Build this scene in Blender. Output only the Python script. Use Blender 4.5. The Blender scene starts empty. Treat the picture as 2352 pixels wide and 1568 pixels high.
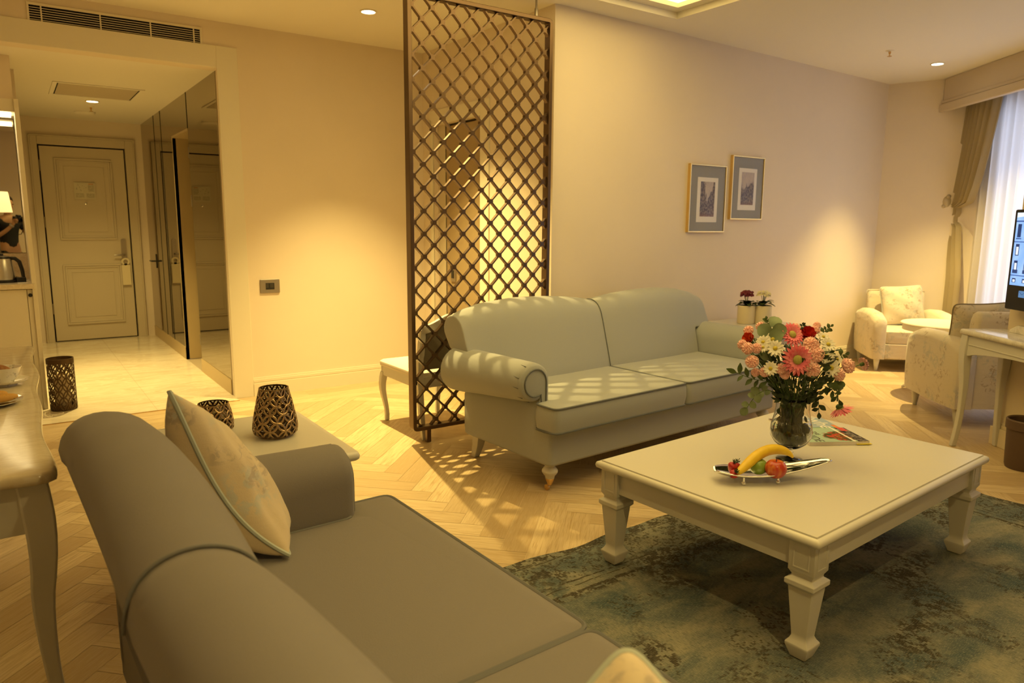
import bpy, bmesh, math, random
from mathutils import Vector, Matrix
C = bpy.context.scene.collection
PI = math.pi
R = math.radians
rnd = random.Random(7)

# ---------------------------------------------------------------- camera, world, exposure
cam_d = bpy.data.cameras.new('camera'); cam = bpy.data.objects.new('camera', cam_d); C.objects.link(cam)
bpy.context.scene.camera = cam
cam_d.sensor_width = 36.0
cam_d.lens = 36.0 * 1648.0 / 2352.0
cam_d.clip_start = 0.02
PITCH, YAW, ROLL = R(9.286), R(34.76), R(-0.458)
_f = Vector((math.sin(YAW) * math.cos(PITCH), math.cos(YAW) * math.cos(PITCH), -math.sin(PITCH)))
_r = Vector((math.cos(YAW), -math.sin(YAW), 0))
_d = _f.cross(_r)
_r2 = _r * math.cos(ROLL) + _d * math.sin(ROLL)
_d2 = _f.cross(_r2)
cam.matrix_world = Matrix(((_r2.x, -_d2.x, -_f.x, 0), (_r2.y, -_d2.y, -_f.y, 0), (_r2.z, -_d2.z, -_f.z, 1.4), (0, 0, 0, 1)))
cam_d.dof.use_dof = True
cam_d.dof.focus_distance = 3.0
cam_d.dof.aperture_fstop = 4.0

sc = bpy.context.scene
sc.view_settings.view_transform = 'Standard'
sc.view_settings.look = 'None'
sc.view_settings.gamma = 1.0
sc.view_settings.use_curve_mapping = False
sc.view_settings.exposure = 0.27

world = bpy.data.worlds.new('world'); sc.world = world
world.use_nodes = True
bg = world.node_tree.nodes['Background']
bg.inputs[0].default_value = (0.62, 0.72, 1.0, 1)
bg.inputs[1].default_value = 2.4

WARM = (1.0, 0.73, 0.245)

def spot(name, loc, power, cone=75, blend=0.6, radius=0.03, col=WARM, aim=None):
    l = bpy.data.lights.new(name, 'SPOT'); l.energy = power; l.spot_size = R(cone); l.spot_blend = blend
    l.shadow_soft_size = radius; l.color = col
    o = bpy.data.objects.new(name, l); C.objects.link(o); o.location = loc
    if aim: o.rotation_euler = (Vector(aim) - Vector(loc)).to_track_quat('-Z', 'Y').to_euler()
    return o

def area(name, loc, power, sx, sy, col=WARM, rot=(0, 0, 0)):
    l = bpy.data.lights.new(name, 'AREA'); l.energy = power; l.shape = 'RECTANGLE'; l.size = sx; l.size_y = sy; l.color = col
    o = bpy.data.objects.new(name, l); C.objects.link(o); o.location = loc; o.rotation_euler = rot
    return o

ZC = 2.865
# lamps in the ceiling
spot('spot_light', (2.20, 4.97, ZC - .04), 640, 90, 1.0, .012, aim=(2.24, 4.60, 0))
spot('spot_light', (7.04, 3.42, ZC - .04), 560, 80, 1.0, .014, aim=(6.82, 3.08, 0))
spot('spot_light', (0.76, 8.20, 2.50), 105, 120, 1.0, .02)
spot('spot_light', (0.80, 6.95, 2.50), 330, 84, 1.0, .02)  # extra spot with no fitting, added to brighten the marble hall floor
# out-of-view fill spot, added to brighten the near sofa and cushion
spot('spot_light', (1.0, -.2, ZC - .04), 110, 125, 1.0, .03)
COVE = 2.5     # strength of the glowing tray panel (built with the ceiling)

# ---------------------------------------------------------------- materials
def mat(name, col=(.8, .8, .8), rough=.5, metal=0.0, spec=.5, noise=None, bump=None, coat=0, emit=None, trans=0, ior=1.45, alpha=1, sheen=0):
    m = bpy.data.materials.new(name); m.use_nodes = True
    nt = m.node_tree; b = nt.nodes['Principled BSDF']
    b.inputs['Base Color'].default_value = (*col, 1)
    b.inputs['Roughness'].default_value = rough
    b.inputs['Metallic'].default_value = metal
    b.inputs['Specular IOR Level'].default_value = spec
    b.inputs['Coat Weight'].default_value = coat
    b.inputs['Transmission Weight'].default_value = trans
    b.inputs['IOR'].default_value = ior
    b.inputs['Alpha'].default_value = alpha
    b.inputs['Sheen Weight'].default_value = sheen
    if emit:
        b.inputs['Emission Color'].default_value = (*emit[0], 1); b.inputs['Emission Strength'].default_value = emit[1]
    if noise or bump:
        tc = nt.nodes.new('ShaderNodeTexCoord')
    if noise:   # (scale, second colour, lo, hi, detail, stretch)
        sc_, col2, lo, hi = noise[:4]; det = noise[4] if len(noise) > 4 else 4
        st = noise[5] if len(noise) > 5 else (1, 1, 1)
        mp = nt.nodes.new('ShaderNodeMapping'); mp.inputs['Scale'].default_value = st
        nt.links.new(tc.outputs['Object'], mp.inputs[0])
        n = nt.nodes.new('ShaderNodeTexNoise'); n.inputs['Scale'].default_value = sc_; n.inputs['Detail'].default_value = det
        nt.links.new(mp.outputs[0], n.inputs['Vector'])
        rp = nt.nodes.new('ShaderNodeValToRGB')
        rp.color_ramp.elements[0].position = lo; rp.color_ramp.elements[1].position = hi
        rp.color_ramp.elements[0].color = (*col, 1); rp.color_ramp.elements[1].color = (*col2, 1)
        nt.links.new(n.outputs[0], rp.inputs[0]); nt.links.new(rp.outputs[0], b.inputs['Base Color'])
    if bump:    # (scale, strength, stretch)
        st = bump[2] if len(bump) > 2 else (1, 1, 1)
        mp = nt.nodes.new('ShaderNodeMapping'); mp.inputs['Scale'].default_value = st
        nt.links.new(tc.outputs['Object'], mp.inputs[0])
        n = nt.nodes.new('ShaderNodeTexNoise'); n.inputs['Scale'].default_value = bump[0]; n.inputs['Detail'].default_value = 3
        nt.links.new(mp.outputs[0], n.inputs['Vector'])
        bp = nt.nodes.new('ShaderNodeBump'); bp.inputs['Strength'].default_value = bump[1]; bp.inputs['Distance'].default_value = .002
        nt.links.new(n.outputs[0], bp.inputs['Height']); nt.links.new(bp.outputs[0], b.inputs['Normal'])
    return m

class G:
    """tiny node helper"""
    def __init__(s, m):
        s.nt = m.node_tree; s.b = s.nt.nodes['Principled BSDF']
        s.tc = s.nt.nodes.new('ShaderNodeTexCoord')
    def n(s, t, **kw):
        x = s.nt.nodes.new(t)
        for k, v in kw.items(): setattr(x, k, v)
        return x
    def put(s, sock, v):
        if isinstance(v, (int, float)): sock.default_value = v
        elif isinstance(v, tuple): sock.default_value = v if len(v) == len(sock.default_value) else (*v, 1)
        else: s.nt.links.new(v, sock)
    def math(s, op, a, b=0.0, c=None):
        x = s.n('ShaderNodeMath', operation=op); s.put(x.inputs[0], a); s.put(x.inputs[1], b)
        if c is not None: s.put(x.inputs[2], c)
        return x.outputs[0]
    def mix(s, fac, a, b, mode='MIX'):
        x = s.n('ShaderNodeMix', data_type='RGBA', blend_type=mode); s.put(x.inputs[0], fac); s.put(x.inputs[6], a); s.put(x.inputs[7], b)
        return x.outputs[2]
    def map(s, vec, scale=(1, 1, 1), loc=(0, 0, 0), rot=(0, 0, 0)):
        x = s.n('ShaderNodeMapping'); s.put(x.inputs[0], vec); x.inputs['Scale'].default_value = scale
        x.inputs['Location'].default_value = loc; x.inputs['Rotation'].default_value = rot
        return x.outputs[0]
    def noise(s, vec, scale, detail=4, rough=.5, dist=0):
        x = s.n('ShaderNodeTexNoise'); s.put(x.inputs['Vector'], vec); x.inputs['Scale'].default_value = scale
        x.inputs['Detail'].default_value = detail; x.inputs['Roughness'].default_value = rough; x.inputs['Distortion'].default_value = dist
        return x.outputs[0]
    def step(s, v, lo, hi):
        x = s.n('ShaderNodeMapRange', interpolation_type='SMOOTHSTEP'); s.put(x.inputs[0], v)
        x.inputs[1].default_value = lo; x.inputs[2].default_value = hi
        return x.outputs[0]
    def xyz(s, vec):
        x = s.n('ShaderNodeSeparateXYZ'); s.put(x.inputs[0], vec); return x.outputs
    def bump(s, h, strength, dist=.002):
        x = s.n('ShaderNodeBump'); x.inputs['Strength'].default_value = strength; x.inputs['Distance'].default_value = dist
        s.put(x.inputs['Height'], h); s.nt.links.new(x.outputs[0], s.b.inputs['Normal'])
    def col(s, c): s.put(s.b.inputs['Base Color'], c)

wall_m = mat('wallpaper', (.78, .685, .56), .75, bump=(60, .12, (1, 1, 14)), noise=(2.0, (.75, .66, .535), .35, .7))
ceil_m = mat('ceiling_paint', (.80, .76, .67), .85)
trim_m = mat('trim_paint', (.76, .71, .58), .45)
door_m = mat('door_paint', (.58, .51, .38), .5)
paint_m = mat('cream_lacquer', (.60, .575, .51), .35, coat=.1)
paint2_m = mat('white_lacquer', (.78, .72, .58), .38)
sofa_m = mat('sage_fabric', (.35, .365, .365), .85, bump=(420, .35), sheen=.15)
sofa2_m = mat('sage_fabric_shaded', (.195, .176, .165), .8, bump=(420, .35), sheen=.1)  # the sage cloth again, its colour darkened for the lower light on the near sofa
pipe_m = mat('sage_piping', (.13, .14, .15), .85)
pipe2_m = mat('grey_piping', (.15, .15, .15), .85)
cpipe_m = mat('cushion_piping', (.42, .46, .42), .8)
brass_m = mat('brass', (.75, .50, .20), .25, 1)
chrome_m = mat('polished_silver', (.85, .85, .85), .08, 1)
steel_m = mat('brushed_steel', (.6, .58, .54), .3, 1)
nickel_m = mat('satin_nickel', (.40, .36, .31), .4, 1)
gold_m = mat('gold_frame', (.80, .60, .25), .3, 1)
black_m = mat('black_plastic', (.012, .012, .012), .35)
dark_m = mat('shade_joint_black', (.006, .006, .006), .9)
screen_m = mat('bronze_metal', (.15, .10, .065), .32, .9)
bronze_m = mat('brushed_bronze', (.52, .41, .23), .36, .30, bump=(8, .2, (60, 60, .4)))
mirror_m = mat('bronze_mirror', (.29, .235, .14), .02, 1)
mirror2_m = mat('silver_mirror', (.72, .68, .58), .01, 1)
glass_m = mat('clear_glass', (1, 1, 1), .0, trans=1, ior=1.45)
white_m = mat('white_porcelain', (.85, .82, .75), .2, coat=.3)
bin_m = mat('brown_leather', (.10, .06, .038), .5, bump=(200, .3))
leaf_m = mat('leaf_green', (.055, .085, .022), .5, noise=(30, (.10, .15, .04), .35, .7))
leafd_m = mat('dark_foliage', (.018, .030, .010), .55, noise=(25, (.045, .07, .02), .35, .7))
euc_m = mat('eucalyptus_green', (.16, .21, .11), .6, noise=(20, (.23, .29, .16), .35, .7))
stem_m = mat('stem_green', (.07, .12, .03), .5)

def floral(name, base, spot1, spot2, scale=9.0, gloss=.55):
    m = mat(name, base, gloss, sheen=.3); g = G(m); o = g.tc.outputs['Object']
    big = g.noise(o, scale * .55, 2); det = g.noise(o, scale * 3.2, 4, .6, .6)
    f1 = g.math('MULTIPLY', g.step(big, .50, .60), g.step(det, .45, .58))
    big2 = g.noise(g.map(o, loc=(7, 3, 1)), scale * .7, 2); det2 = g.noise(g.map(o, loc=(2, 5, 1)), scale * 4, 4, .6, .8)
    f2 = g.math('MULTIPLY', g.step(big2, .52, .62), g.step(det2, .50, .60))
    c = g.mix(g.math('MULTIPLY', f1, .8), base, spot1); c = g.mix(g.math('MULTIPLY', f2, .85), c, spot2); g.col(c)
    w = g.noise(o, 300, 2); wr = g.noise(g.map(o, scale=(1, 1, 3)), 9, 2)
    g.bump(g.math('ADD', g.math('MULTIPLY', w, .15), wr), .25, .01)
    return m
damask_m = floral('damask', (.60, .49, .33), (.46, .47, .42), (.40, .33, .25))
chair_m = floral('chair_damask', (.60, .52, .39), (.43, .42, .36), (.36, .27, .17), 10, .7)

def wood_floor():
    m = mat('oak_herringbone', (.5, .4, .27), .32); g = G(m)
    at = g.n('ShaderNodeAttribute'); at.attribute_name = 'tone'
    uv = g.tc.outputs['UV']
    grain = g.noise(g.map(uv, scale=(1.6, 26, 1)), 3.0, 6, .6, 1.2)
    fine = g.noise(g.map(uv, scale=(4, 160, 1)), 3.0, 3, .5)
    t = at.outputs['Fac']
    base = g.mix(t, (.44, .315, .165), (.66, .52, .315))
    c = g.mix(g.step(grain, .40, .72), base, (.43, .30, .15)); 
    c = g.mix(g.math('MULTIPLY', g.step(fine, .52, .70), .35), c, (.72, .60, .43))
    g.col(c); g.bump(fine, .08, .001)
    g.put(g.b.inputs['Roughness'], g.math('ADD', g.math('MULTIPLY', grain, .15), .28))
    return m
floor_m = wood_floor()

def marble(name, base, vein, vein2, tile=None, rough=.15, scale=1.6):
    m = mat(name, base, rough); g = G(m); o = g.tc.outputs['Object']
    n1 = g.noise(g.map(o, rot=(0, 0, .7), scale=(1, 2.6, 1)), scale, 6, .6, 1.6)
    n2 = g.noise(g.map(o, rot=(0, 0, .5), scale=(1, 3.5, 1), loc=(3, 1, 2)), scale * 1.4, 5, .55, 2.2)
    line = g.math('SUBTRACT', 1.0, g.math('MULTIPLY', g.math('ABSOLUTE', g.math('SUBTRACT', n2, .5)), 14))
    c = g.mix(g.step(n1, .40, .72), base, vein); c = g.mix(g.math('MULTIPLY', g.step(line, .2, 1.0), .5), c, vein2)
    if tile:
        x, y, z = g.xyz(o)
        gx = g.math('ABSOLUTE', g.math('SUBTRACT', g.math('FRACT', g.math('DIVIDE', x, tile)), .5))
        gy = g.math('ABSOLUTE', g.math('SUBTRACT', g.math('FRACT', g.math('DIVIDE', y, tile)), .5))
        gr = g.step(g.math('MAXIMUM', gx, gy), .496, .4985)
        c = g.mix(g.math('MULTIPLY', gr, .5), c, (.45, .37, .26))
    g.col(c); return m
hallfloor_m = marble('cream_marble_tiles', (.70, .62, .47), (.60, .50, .35), (.82, .76, .62), .8, .16, 1.3)
top_m = marble('beige_marble_top', (.66, .58, .42), (.58, .49, .34), (.74, .68, .52), None, .12, 4)
top2_m = marble('grey_veined_marble', (.66, .62, .53), (.50, .46, .40), (.74, .70, .62), None, .1, 6)

def rug_mat(hx, hy):
    m = mat('faded_blue_rug', (.2, .22, .2), .95, spec=.1); g = G(m); o = g.tc.outputs['Object']
    x, y, z = g.xyz(o)
    wob = g.math('MULTIPLY', g.math('SUBTRACT', g.noise(o, 14, 2), .5), .02)
    d = g.math('ADD', g.math('MINIMUM', g.math('SUBTRACT', hx, g.math('ABSOLUTE', x)), g.math('SUBTRACT', hy, g.math('ABSOLUTE', y))), wob)
    weave = g.noise(g.map(o, scale=(60, 420, 1)), 1.0, 2)
    weave2 = g.noise(g.map(o, scale=(420, 45, 1)), 1.0, 2)
    patch = g.noise(g.map(o, scale=(1, 2.2, 1)), 2.6, 5, .65, .4)
    patch2 = g.noise(g.map(o, scale=(1.2, 1, 1), loc=(4, 2, 0)), 3.6, 5, .65, .5)
    c = g.mix(g.step(patch, .35, .68), (.095, .118, .118), (.27, .255, .19))
    c = g.mix(g.math('MULTIPLY', g.step(patch2, .52, .66), .75), c, (.055, .088, .098))
    # motifs: dark flecked rosettes scattered through the field, dense in the border band
    pix = g.n('ShaderNodeVectorMath', operation='SNAP'); g.put(pix.inputs[0], o); pix.inputs[1].default_value = (.008, .008, 1)
    po = pix.outputs[0]
    rose = g.noise(g.map(po, loc=(1, 8, 0)), 3.4, 1); fleck = g.noise(po, 26, 3, .6, .8)
    v = g.n('ShaderNodeTexVoronoi', feature='DISTANCE_TO_EDGE'); g.put(v.inputs['Vector'], po); v.inputs['Scale'].default_value = 9
    curl = g.step(g.math('ABSOLUTE', g.math('SUBTRACT', g.noise(po, 11, 2, .5, 1.5), .5)), .03, .012)
    wear = g.step(g.noise(g.map(po, loc=(3, 3, 3)), 2.2, 3), .42, .60)
    field = g.math('MULTIPLY', g.math('MULTIPLY', g.step(rose, .50, .57), g.step(fleck, .48, .53)), wear)
    field = g.math('MAXIMUM', field, g.math('MULTIPLY', g.math('MULTIPLY', curl, g.step(rose, .47, .55)), .8))
    inb = g.math('MULTIPLY', g.step(d, .065, .07), g.step(d, .235, .23))
    band = g.math('MULTIPLY', inb, g.math('MAXIMUM', g.math('MULTIPLY', curl, .9), g.math('MULTIPLY', g.step(fleck, .55, .60), .7)))
    def line(a, w): return g.step(g.math('ABSOLUTE', g.math('SUBTRACT', d, a)), w, w * .5)
    dash = g.step(g.noise(po, 40, 1), .40, .46)
    lines = g.math('MAXIMUM', g.math('MAXIMUM', line(.055, .006), line(.245, .006)), g.math('MAXIMUM', line(.275, .004), g.math('MULTIPLY', line(.32, .012), 1.0)))
    teeth = g.math('MULTIPLY', g.math('MULTIPLY', g.step(d, .31, .32), g.step(d, .37, .34)), g.step(fleck, .50, .54))
    edge = g.math('MULTIPLY', g.step(d, .05, .045), g.step(fleck, .47, .52))
    dk = g.math('MAXIMUM', g.math('MAXIMUM', g.math('MULTIPLY', lines, dash), band), g.math('MAXIMUM', field, g.math('MAXIMUM', teeth, edge)))
    dk = g.math('MULTIPLY', dk, g.math('ADD', .55, g.math('MULTIPLY', weave, .6)))
    c = g.mix(g.math('MINIMUM', dk, .95), c, (.030, .018, .010))
    c = g.mix(g.math('MULTIPLY', g.step(weave, .50, .66), .42), c, (.34, .32, .24))
    c = g.mix(g.math('MULTIPLY', g.step(weave2, .48, .66), .5), c, (.050, .060, .056))
    g.col(c); g.bump(g.math('ADD', weave, weave2), .5, .004)
    return m

# ---------------------------------------------------------------- mesh helpers
def nb(): return bmesh.new()

def box(bm, x0, x1, y0, y1, z0, z1):
    vs = [bm.verts.new((x, y, z)) for z in (z0, z1) for y in (y0, y1) for x in (x0, x1)]
    for f in ((0, 2, 3, 1), (4, 5, 7, 6), (0, 1, 5, 4), (2, 6, 7, 3), (0, 4, 6, 2), (1, 3, 7, 5)):
        bm.faces.new([vs[i] for i in f])
    return vs

def xf(bm, vs, M):
    for v in vs: v.co = M @ v.co

def loft(bm, secs, cap=True, close=True):
    rings = [[bm.verts.new(p) for p in s] for s in secs]
    n = len(rings[0])
    for a, b in zip(rings, rings[1:]):
        for i in range(n if close else n - 1):
            j = (i + 1) % n
            try: bm.faces.new((a[i], a[j], b[j], b[i]))
            except ValueError: pass
    if cap:
        for r_, fl in ((rings[0], True), (rings[-1], False)):
            try: bm.faces.new(r_[::-1] if fl else r_)
            except ValueError: pass
    return rings

def lathe(bm, prof, n=24, c=(0, 0), cap=True, sq=False, ang=0):
    secs = []
    for r_, z in prof:
        secs.append([(c[0] + r_ * math.cos(2 * PI * i / n + ang), c[1] + r_ * math.sin(2 * PI * i / n + ang), z) for i in range(n)])
    loft(bm, secs, cap)

def sqlathe(bm, prof, c=(0, 0)):
    secs = []
    for hw, z in prof:
        secs.append([(c[0] + sx * hw, c[1] + sy * hw, z) for sx, sy in ((-1, -1), (1, -1), (1, 1), (-1, 1))])
    loft(bm, secs)

def tube(bm, pts, r=.01, n=8, closed=False, cap=True):
    pts = [Vector(p) for p in pts]; N = len(pts)
    rad = r if isinstance(r, (list, tuple)) else [r] * N
    secs = []; up = None
    for i, p in enumerate(pts):
        if closed: t = (pts[(i + 1) % N] - pts[i - 1])
        else: t = pts[min(i + 1, N - 1)] - pts[max(i - 1, 0)]
        if t.length < 1e-9: t = Vector((0, 0, 1))
        t.normalize()
        if up is None:
            up = Vector((0, 0, 1)) if abs(t.z) < .9 else Vector((1, 0, 0))
        u = (up - t * up.dot(t))
        if u.length < 1e-6: u = t.orthogonal()
        u.normalize(); up = u; w = t.cross(u)
        secs.append([p + (u * math.cos(2 * PI * k / n) + w * math.sin(2 * PI * k / n)) * rad[i] for k in range(n)])
    if closed:
        # align the seam
        secs.append(secs[0])
        rings = [[bm.verts.new(p) for p in s] for s in secs[:-1]]
        rings.append(rings[0])
        for a, b in zip(rings, rings[1:]):
            off = 0
            if b is rings[0]:
                off = min(range(n), key=lambda o_: (a[0].co - b[o_].co).length)
            for i in range(n):
                try: bm.faces.new((a[i], a[(i + 1) % n], b[(i + 1 + off) % n], b[(i + off) % n]))
                except ValueError: pass
    else: loft(bm, secs, cap)

def sphere(bm, c, r, nu=16, nv=10, sc_=(1, 1, 1)):
    secs = []
    for j in range(nv + 1):
        a = PI * j / nv; rr = max(math.sin(a), 1e-4)
        secs.append([(c[0] + r * sc_[0] * rr * math.cos(2 * PI * i / nu), c[1] + r * sc_[1] * rr * math.sin(2 * PI * i / nu), c[2] - r * sc_[2] * math.cos(a)) for i in range(nu)])
    loft(bm, secs)

def prism(bm, poly, z0, z1):
    loft(bm, [[(x, y, z0) for x, y in poly], [(x, y, z1) for x, y in poly]])

def inset(poly, d):
    """mitred inset of a CCW polygon (d>0 inwards)"""
    if isinstance(poly, RP): return _rounded(inset(list(poly.raw), d), max(poly.r - d, .0015), poly.seg)
    out = []; n = len(poly)
    for i in range(n):
        p0 = Vector(poly[i - 1]); p = Vector(poly[i]); p1 = Vector(poly[(i + 1) % n])
        e0 = (p - p0).normalized(); e1 = (p1 - p).normalized()
        n0 = Vector((-e0.y, e0.x)); n1 = Vector((-e1.y, e1.x))
        k = 1 + n0.dot(n1)
        m_ = (n0 + n1) / max(k, .3)
        out.append(tuple(p + m_ * d))
    return out

class RP(list): pass
def rounded(poly, r, seg=4):
    out = RP(_rounded(poly, r, seg)); out.raw = poly; out.r = r; out.seg = seg
    return out
def _rounded(poly, r, seg=4):
    out = []; n = len(poly)
    for i in range(n):
        p0 = Vector(poly[i - 1]); p = Vector(poly[i]); p1 = Vector(poly[(i + 1) % n])
        rr = min(r, (p - p0).length * .45, (p1 - p).length * .45)
        a = p + (p0 - p).normalized() * rr; b = p + (p1 - p).normalized() * rr
        for k in range(seg + 1):
            t = k / seg
            out.append(tuple(a * (1 - t) ** 2 + p * 2 * t * (1 - t) + b * t * t))
    return out

def obj(name, bm, m, parent=None, smooth=True, bevel=0, sub=0, angle=40, label=None):
    bmesh.ops.recalc_face_normals(bm, faces=bm.faces)
    me = bpy.data.meshes.new(name); bm.to_mesh(me); bm.free()
    o = bpy.data.objects.new(name, me); C.objects.link(o)
    for mm in (m if isinstance(m, (list, tuple)) else [m]): me.materials.append(mm)
    if smooth:
        me.shade_smooth()
        if angle and not sub: me.set_sharp_from_angle(angle=R(angle))
    if bevel:
        b = o.modifiers.new('bevel', 'BEVEL'); b.width = bevel; b.segments = 3; b.limit_method = 'ANGLE'; b.angle_limit = R(35)
        b.harden_normals = False
    if sub:
        s = o.modifiers.new('sub', 'SUBSURF'); s.levels = sub; s.render_levels = sub
    if parent: o.parent = parent
    if label: o['label'] = label
    return o

def tag(o, label, cat, group=None, kind=None):
    o['label'] = label; o['category'] = cat
    if group: o['group'] = group
    if kind: o['kind'] = kind
    return o

def thing(name, label, cat, loc=(0, 0, 0), rz=0, group=None, rot=None):
    o = bpy.data.objects.new(name, None); C.objects.link(o); o.empty_display_size = .1
    o.location = loc; o.rotation_euler = rot or (0, 0, rz)
    return tag(o, label, cat, group)

def struct(name, bm, m, label, cat, parent=None, **kw):
    o = obj(name, bm, m, parent, **kw)
    if not parent: tag(o, label, cat); o['kind'] = 'structure'
    return o

def dup(root, loc, rz=None, label=None, group=None):
    r_ = root.copy(); C.objects.link(r_); r_.location = loc
    if rz is not None: r_.rotation_euler = (0, 0, rz)
    if label: r_['label'] = label
    if group: r_['group'] = group
    for ch in list(root.children):
        c = ch.copy(); C.objects.link(c); c.parent = r_
        for gch in list(ch.children):
            d = gch.copy(); C.objects.link(d); d.parent = c
    return r_

def quadbox(bm, a, b, z0, z1, off):
    """vertical slab whose face runs from a to b; off = (ox,oy) thickness vector"""
    poly = [a, b, (b[0] + off[0], b[1] + off[1]), (a[0] + off[0], a[1] + off[1])]
    prism(bm, poly, z0, z1)

def font_mesh(name, text, size, m, parent, M, extrude=.0003):
    cu = bpy.data.curves.new(name, 'FONT'); cu.body = text; cu.size = size; cu.extrude = extrude
    t = bpy.data.objects.new(name, cu); C.objects.link(t)
    bpy.context.view_layer.update()
    me = bpy.data.meshes.new_from_object(t.evaluated_get(bpy.context.evaluated_depsgraph_get()))
    bpy.data.objects.remove(t)
    o = bpy.data.objects.new(name, me); C.objects.link(o); me.materials.clear(); me.materials.append(m)
    o.parent = parent; o.matrix_local = M
    return o

def skin(name, verts, edges, m, parent=None, root=0, sub=2):
    """verts: [(x,y,z,r)], grown into one continuous surface"""
    me = bpy.data.meshes.new(name); me.from_pydata([v[:3] for v in verts], edges, [])
    o = bpy.data.objects.new(name, me); C.objects.link(o)
    s = o.modifiers.new('skin', 'SKIN'); s.use_smooth_shade = True
    for i, v in enumerate(verts):
        r_ = v[3] if isinstance(v[3], tuple) else (v[3], v[3])
        me.skin_vertices[0].data[i].radius = r_
    me.skin_vertices[0].data[root].use_root = True
    ss = o.modifiers.new('sub', 'SUBSURF'); ss.levels = sub; ss.render_levels = sub
    bpy.context.view_layer.update()
    m2 = bpy.data.meshes.new_from_object(o.evaluated_get(bpy.context.evaluated_depsgraph_get()))
    bpy.data.objects.remove(o)
    o = bpy.data.objects.new(name, m2); C.objects.link(o)
    m2.materials.clear(); m2.materials.append(m); m2.shade_smooth()
    if parent: o.parent = parent
    return o

# ---------------------------------------------------------------- room shell
# floor: oak herringbone laid plank by plank (one mesh, the pattern of the floor)
def herringbone():
    bm = nb(); uvl = bm.loops.layers.uv.new('UVMap'); tl = bm.loops.layers.float_color.new('tone')
    L, w, gap = .72, .12, .0009
    X0, X1, Y0, Y1 = -.75, 8.6, -1.5, 5.44
    ca = math.cos(R(45)); sa = math.sin(R(45))
    def clip(poly):
        for ax, lim, sg in ((0, X0, 1), (0, X1, -1), (1, Y0, 1), (1, Y1, -1)):
            out = []
            for i in range(len(poly)):
                p, q = poly[i], poly[(i + 1) % len(poly)]
                dp = (p[0][ax] - lim) * sg; dq = (q[0][ax] - lim) * sg
                if dp >= 0: out.append(p)
                if (dp > 0) != (dq > 0) and dp != dq:
                    t = dp / (dp - dq)
                    out.append(((p[0][0] + (q[0][0] - p[0][0]) * t, p[0][1] + (q[0][1] - p[0][1]) * t), (p[1][0] + (q[1][0] - p[1][0]) * t, p[1][1] + (q[1][1] - p[1][1]) * t)))
            poly = out
            if len(poly) < 3: return []
        return poly
    def plank(x, y, lx, ly):
        t = rnd.random(); u0 = rnd.random() * 30; v0 = rnd.random() * 30
        cs = [(x + gap, y + gap), (x + lx - gap, y + gap), (x + lx - gap, y + ly - gap), (x + gap, y + ly - gap)]
        uv = [(u0, v0), (u0 + lx, v0), (u0 + lx, v0 + ly), (u0, v0 + ly)] if lx > ly else [(v0, u0), (v0, u0 + lx), (v0 + ly, u0 + lx), (v0 + ly, u0)]
        if lx <= ly: uv = [(u0, v0), (u0, v0 + lx), (u0 + ly, v0 + lx), (u0 + ly, v0)]
        P = [((p[0] * ca - p[1] * sa + 1.72, p[0] * sa + p[1] * ca + 3.2), q) for p, q in zip(cs, uv)]
        P = clip(P)
        if not P: return
        f = bm.faces.new([bm.verts.new((p[0][0], p[0][1], 0)) for p in P])
        for lp, p in zip(f.loops, P): lp[uvl].uv = p[1]; lp[tl] = (t, t, t, 1)
    for j in range(-14, 15):
        for i in range(-90, 90):
            x = i * w + j * 2 * L; y = i * w
            X = (x + L / 2) * ca - y * sa + 1.72; Y = (x + L / 2) * sa + y * ca + 3.2
            if X < X0 - 1 or X > X1 + 1.2 or Y < Y0 - 1.2 or Y > Y1 + 1.2: continue
            plank(x, y, L, w); plank(x + L, y + w - L, w, L)
    # border planks that run along the hall
    yb = Y1
    while yb < 5.80 - .01:
        xb = X0
        while xb < 3.3:
            l = .9 + rnd.random() * .8; t = rnd.random(); u0 = rnd.random() * 30
            P = [(xb, yb + gap), (xb + l - gap, yb + gap), (xb + l - gap, min(yb + .12, 5.80) - gap), (xb, min(yb + .12, 5.80) - gap)]
            f = bm.faces.new([bm.verts.new((p[0], p[1], 0)) for p in P])
            for lp, p in zip(f.loops, P): lp[uvl].uv = (u0 + p[0], p[1]); lp[tl] = (t, t, t, 1)
            xb += l
        yb += .12
    P = [(1.39, 5.8), (3.4, 5.8), (3.4, 6.0), (1.39, 6.0)]
    f = bm.faces.new([bm.verts.new((p[0], p[1], 0)) for p in P])
    for lp, p in zip(f.loops, P): lp[uvl].uv = (p[0], p[1]); lp[tl] = (.5, .5, .5, 1)
    # sub-floor just below, seen only in the joints
    box(bm, X0, X1, Y0, 6.0, -.05, -.0015)
    return bm
struct('floor', herringbone(), floor_m, 'pale oak herringbone parquet floor of the living room', 'floor', smooth=False)
bm = nb(); box(bm, -.75, 1.39, 5.80, 9.95, -.05, .001)
struct('floor', bm, hallfloor_m, 'cream marble tiled floor of the entrance hall', 'floor', smooth=False)
bm = nb(); box(bm, -.75, 1.39, 5.785, 5.80, -.02, .0035)
struct('trim_1', bm, brass_m, 'thin metal strip between parquet and marble floor', 'trim', smooth=False)

# ceiling with the recessed tray
TX0, TX1, TY0, TY1 = 1.05, 4.08, .65, 3.83
bm = nb()
for x0, x1, y0, y1 in ((-.75, TX0, -1.5, 6.0), (TX1, 8.7, -1.5, 4.4), (TX0, TX1, TY1, 6.0), (TX0, TX1, -1.5, TY0), (TX1, 4.4, 4.4, 6.0)):
    box(bm, x0, x1, y0, y1, ZC, ZC + .045)
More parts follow.
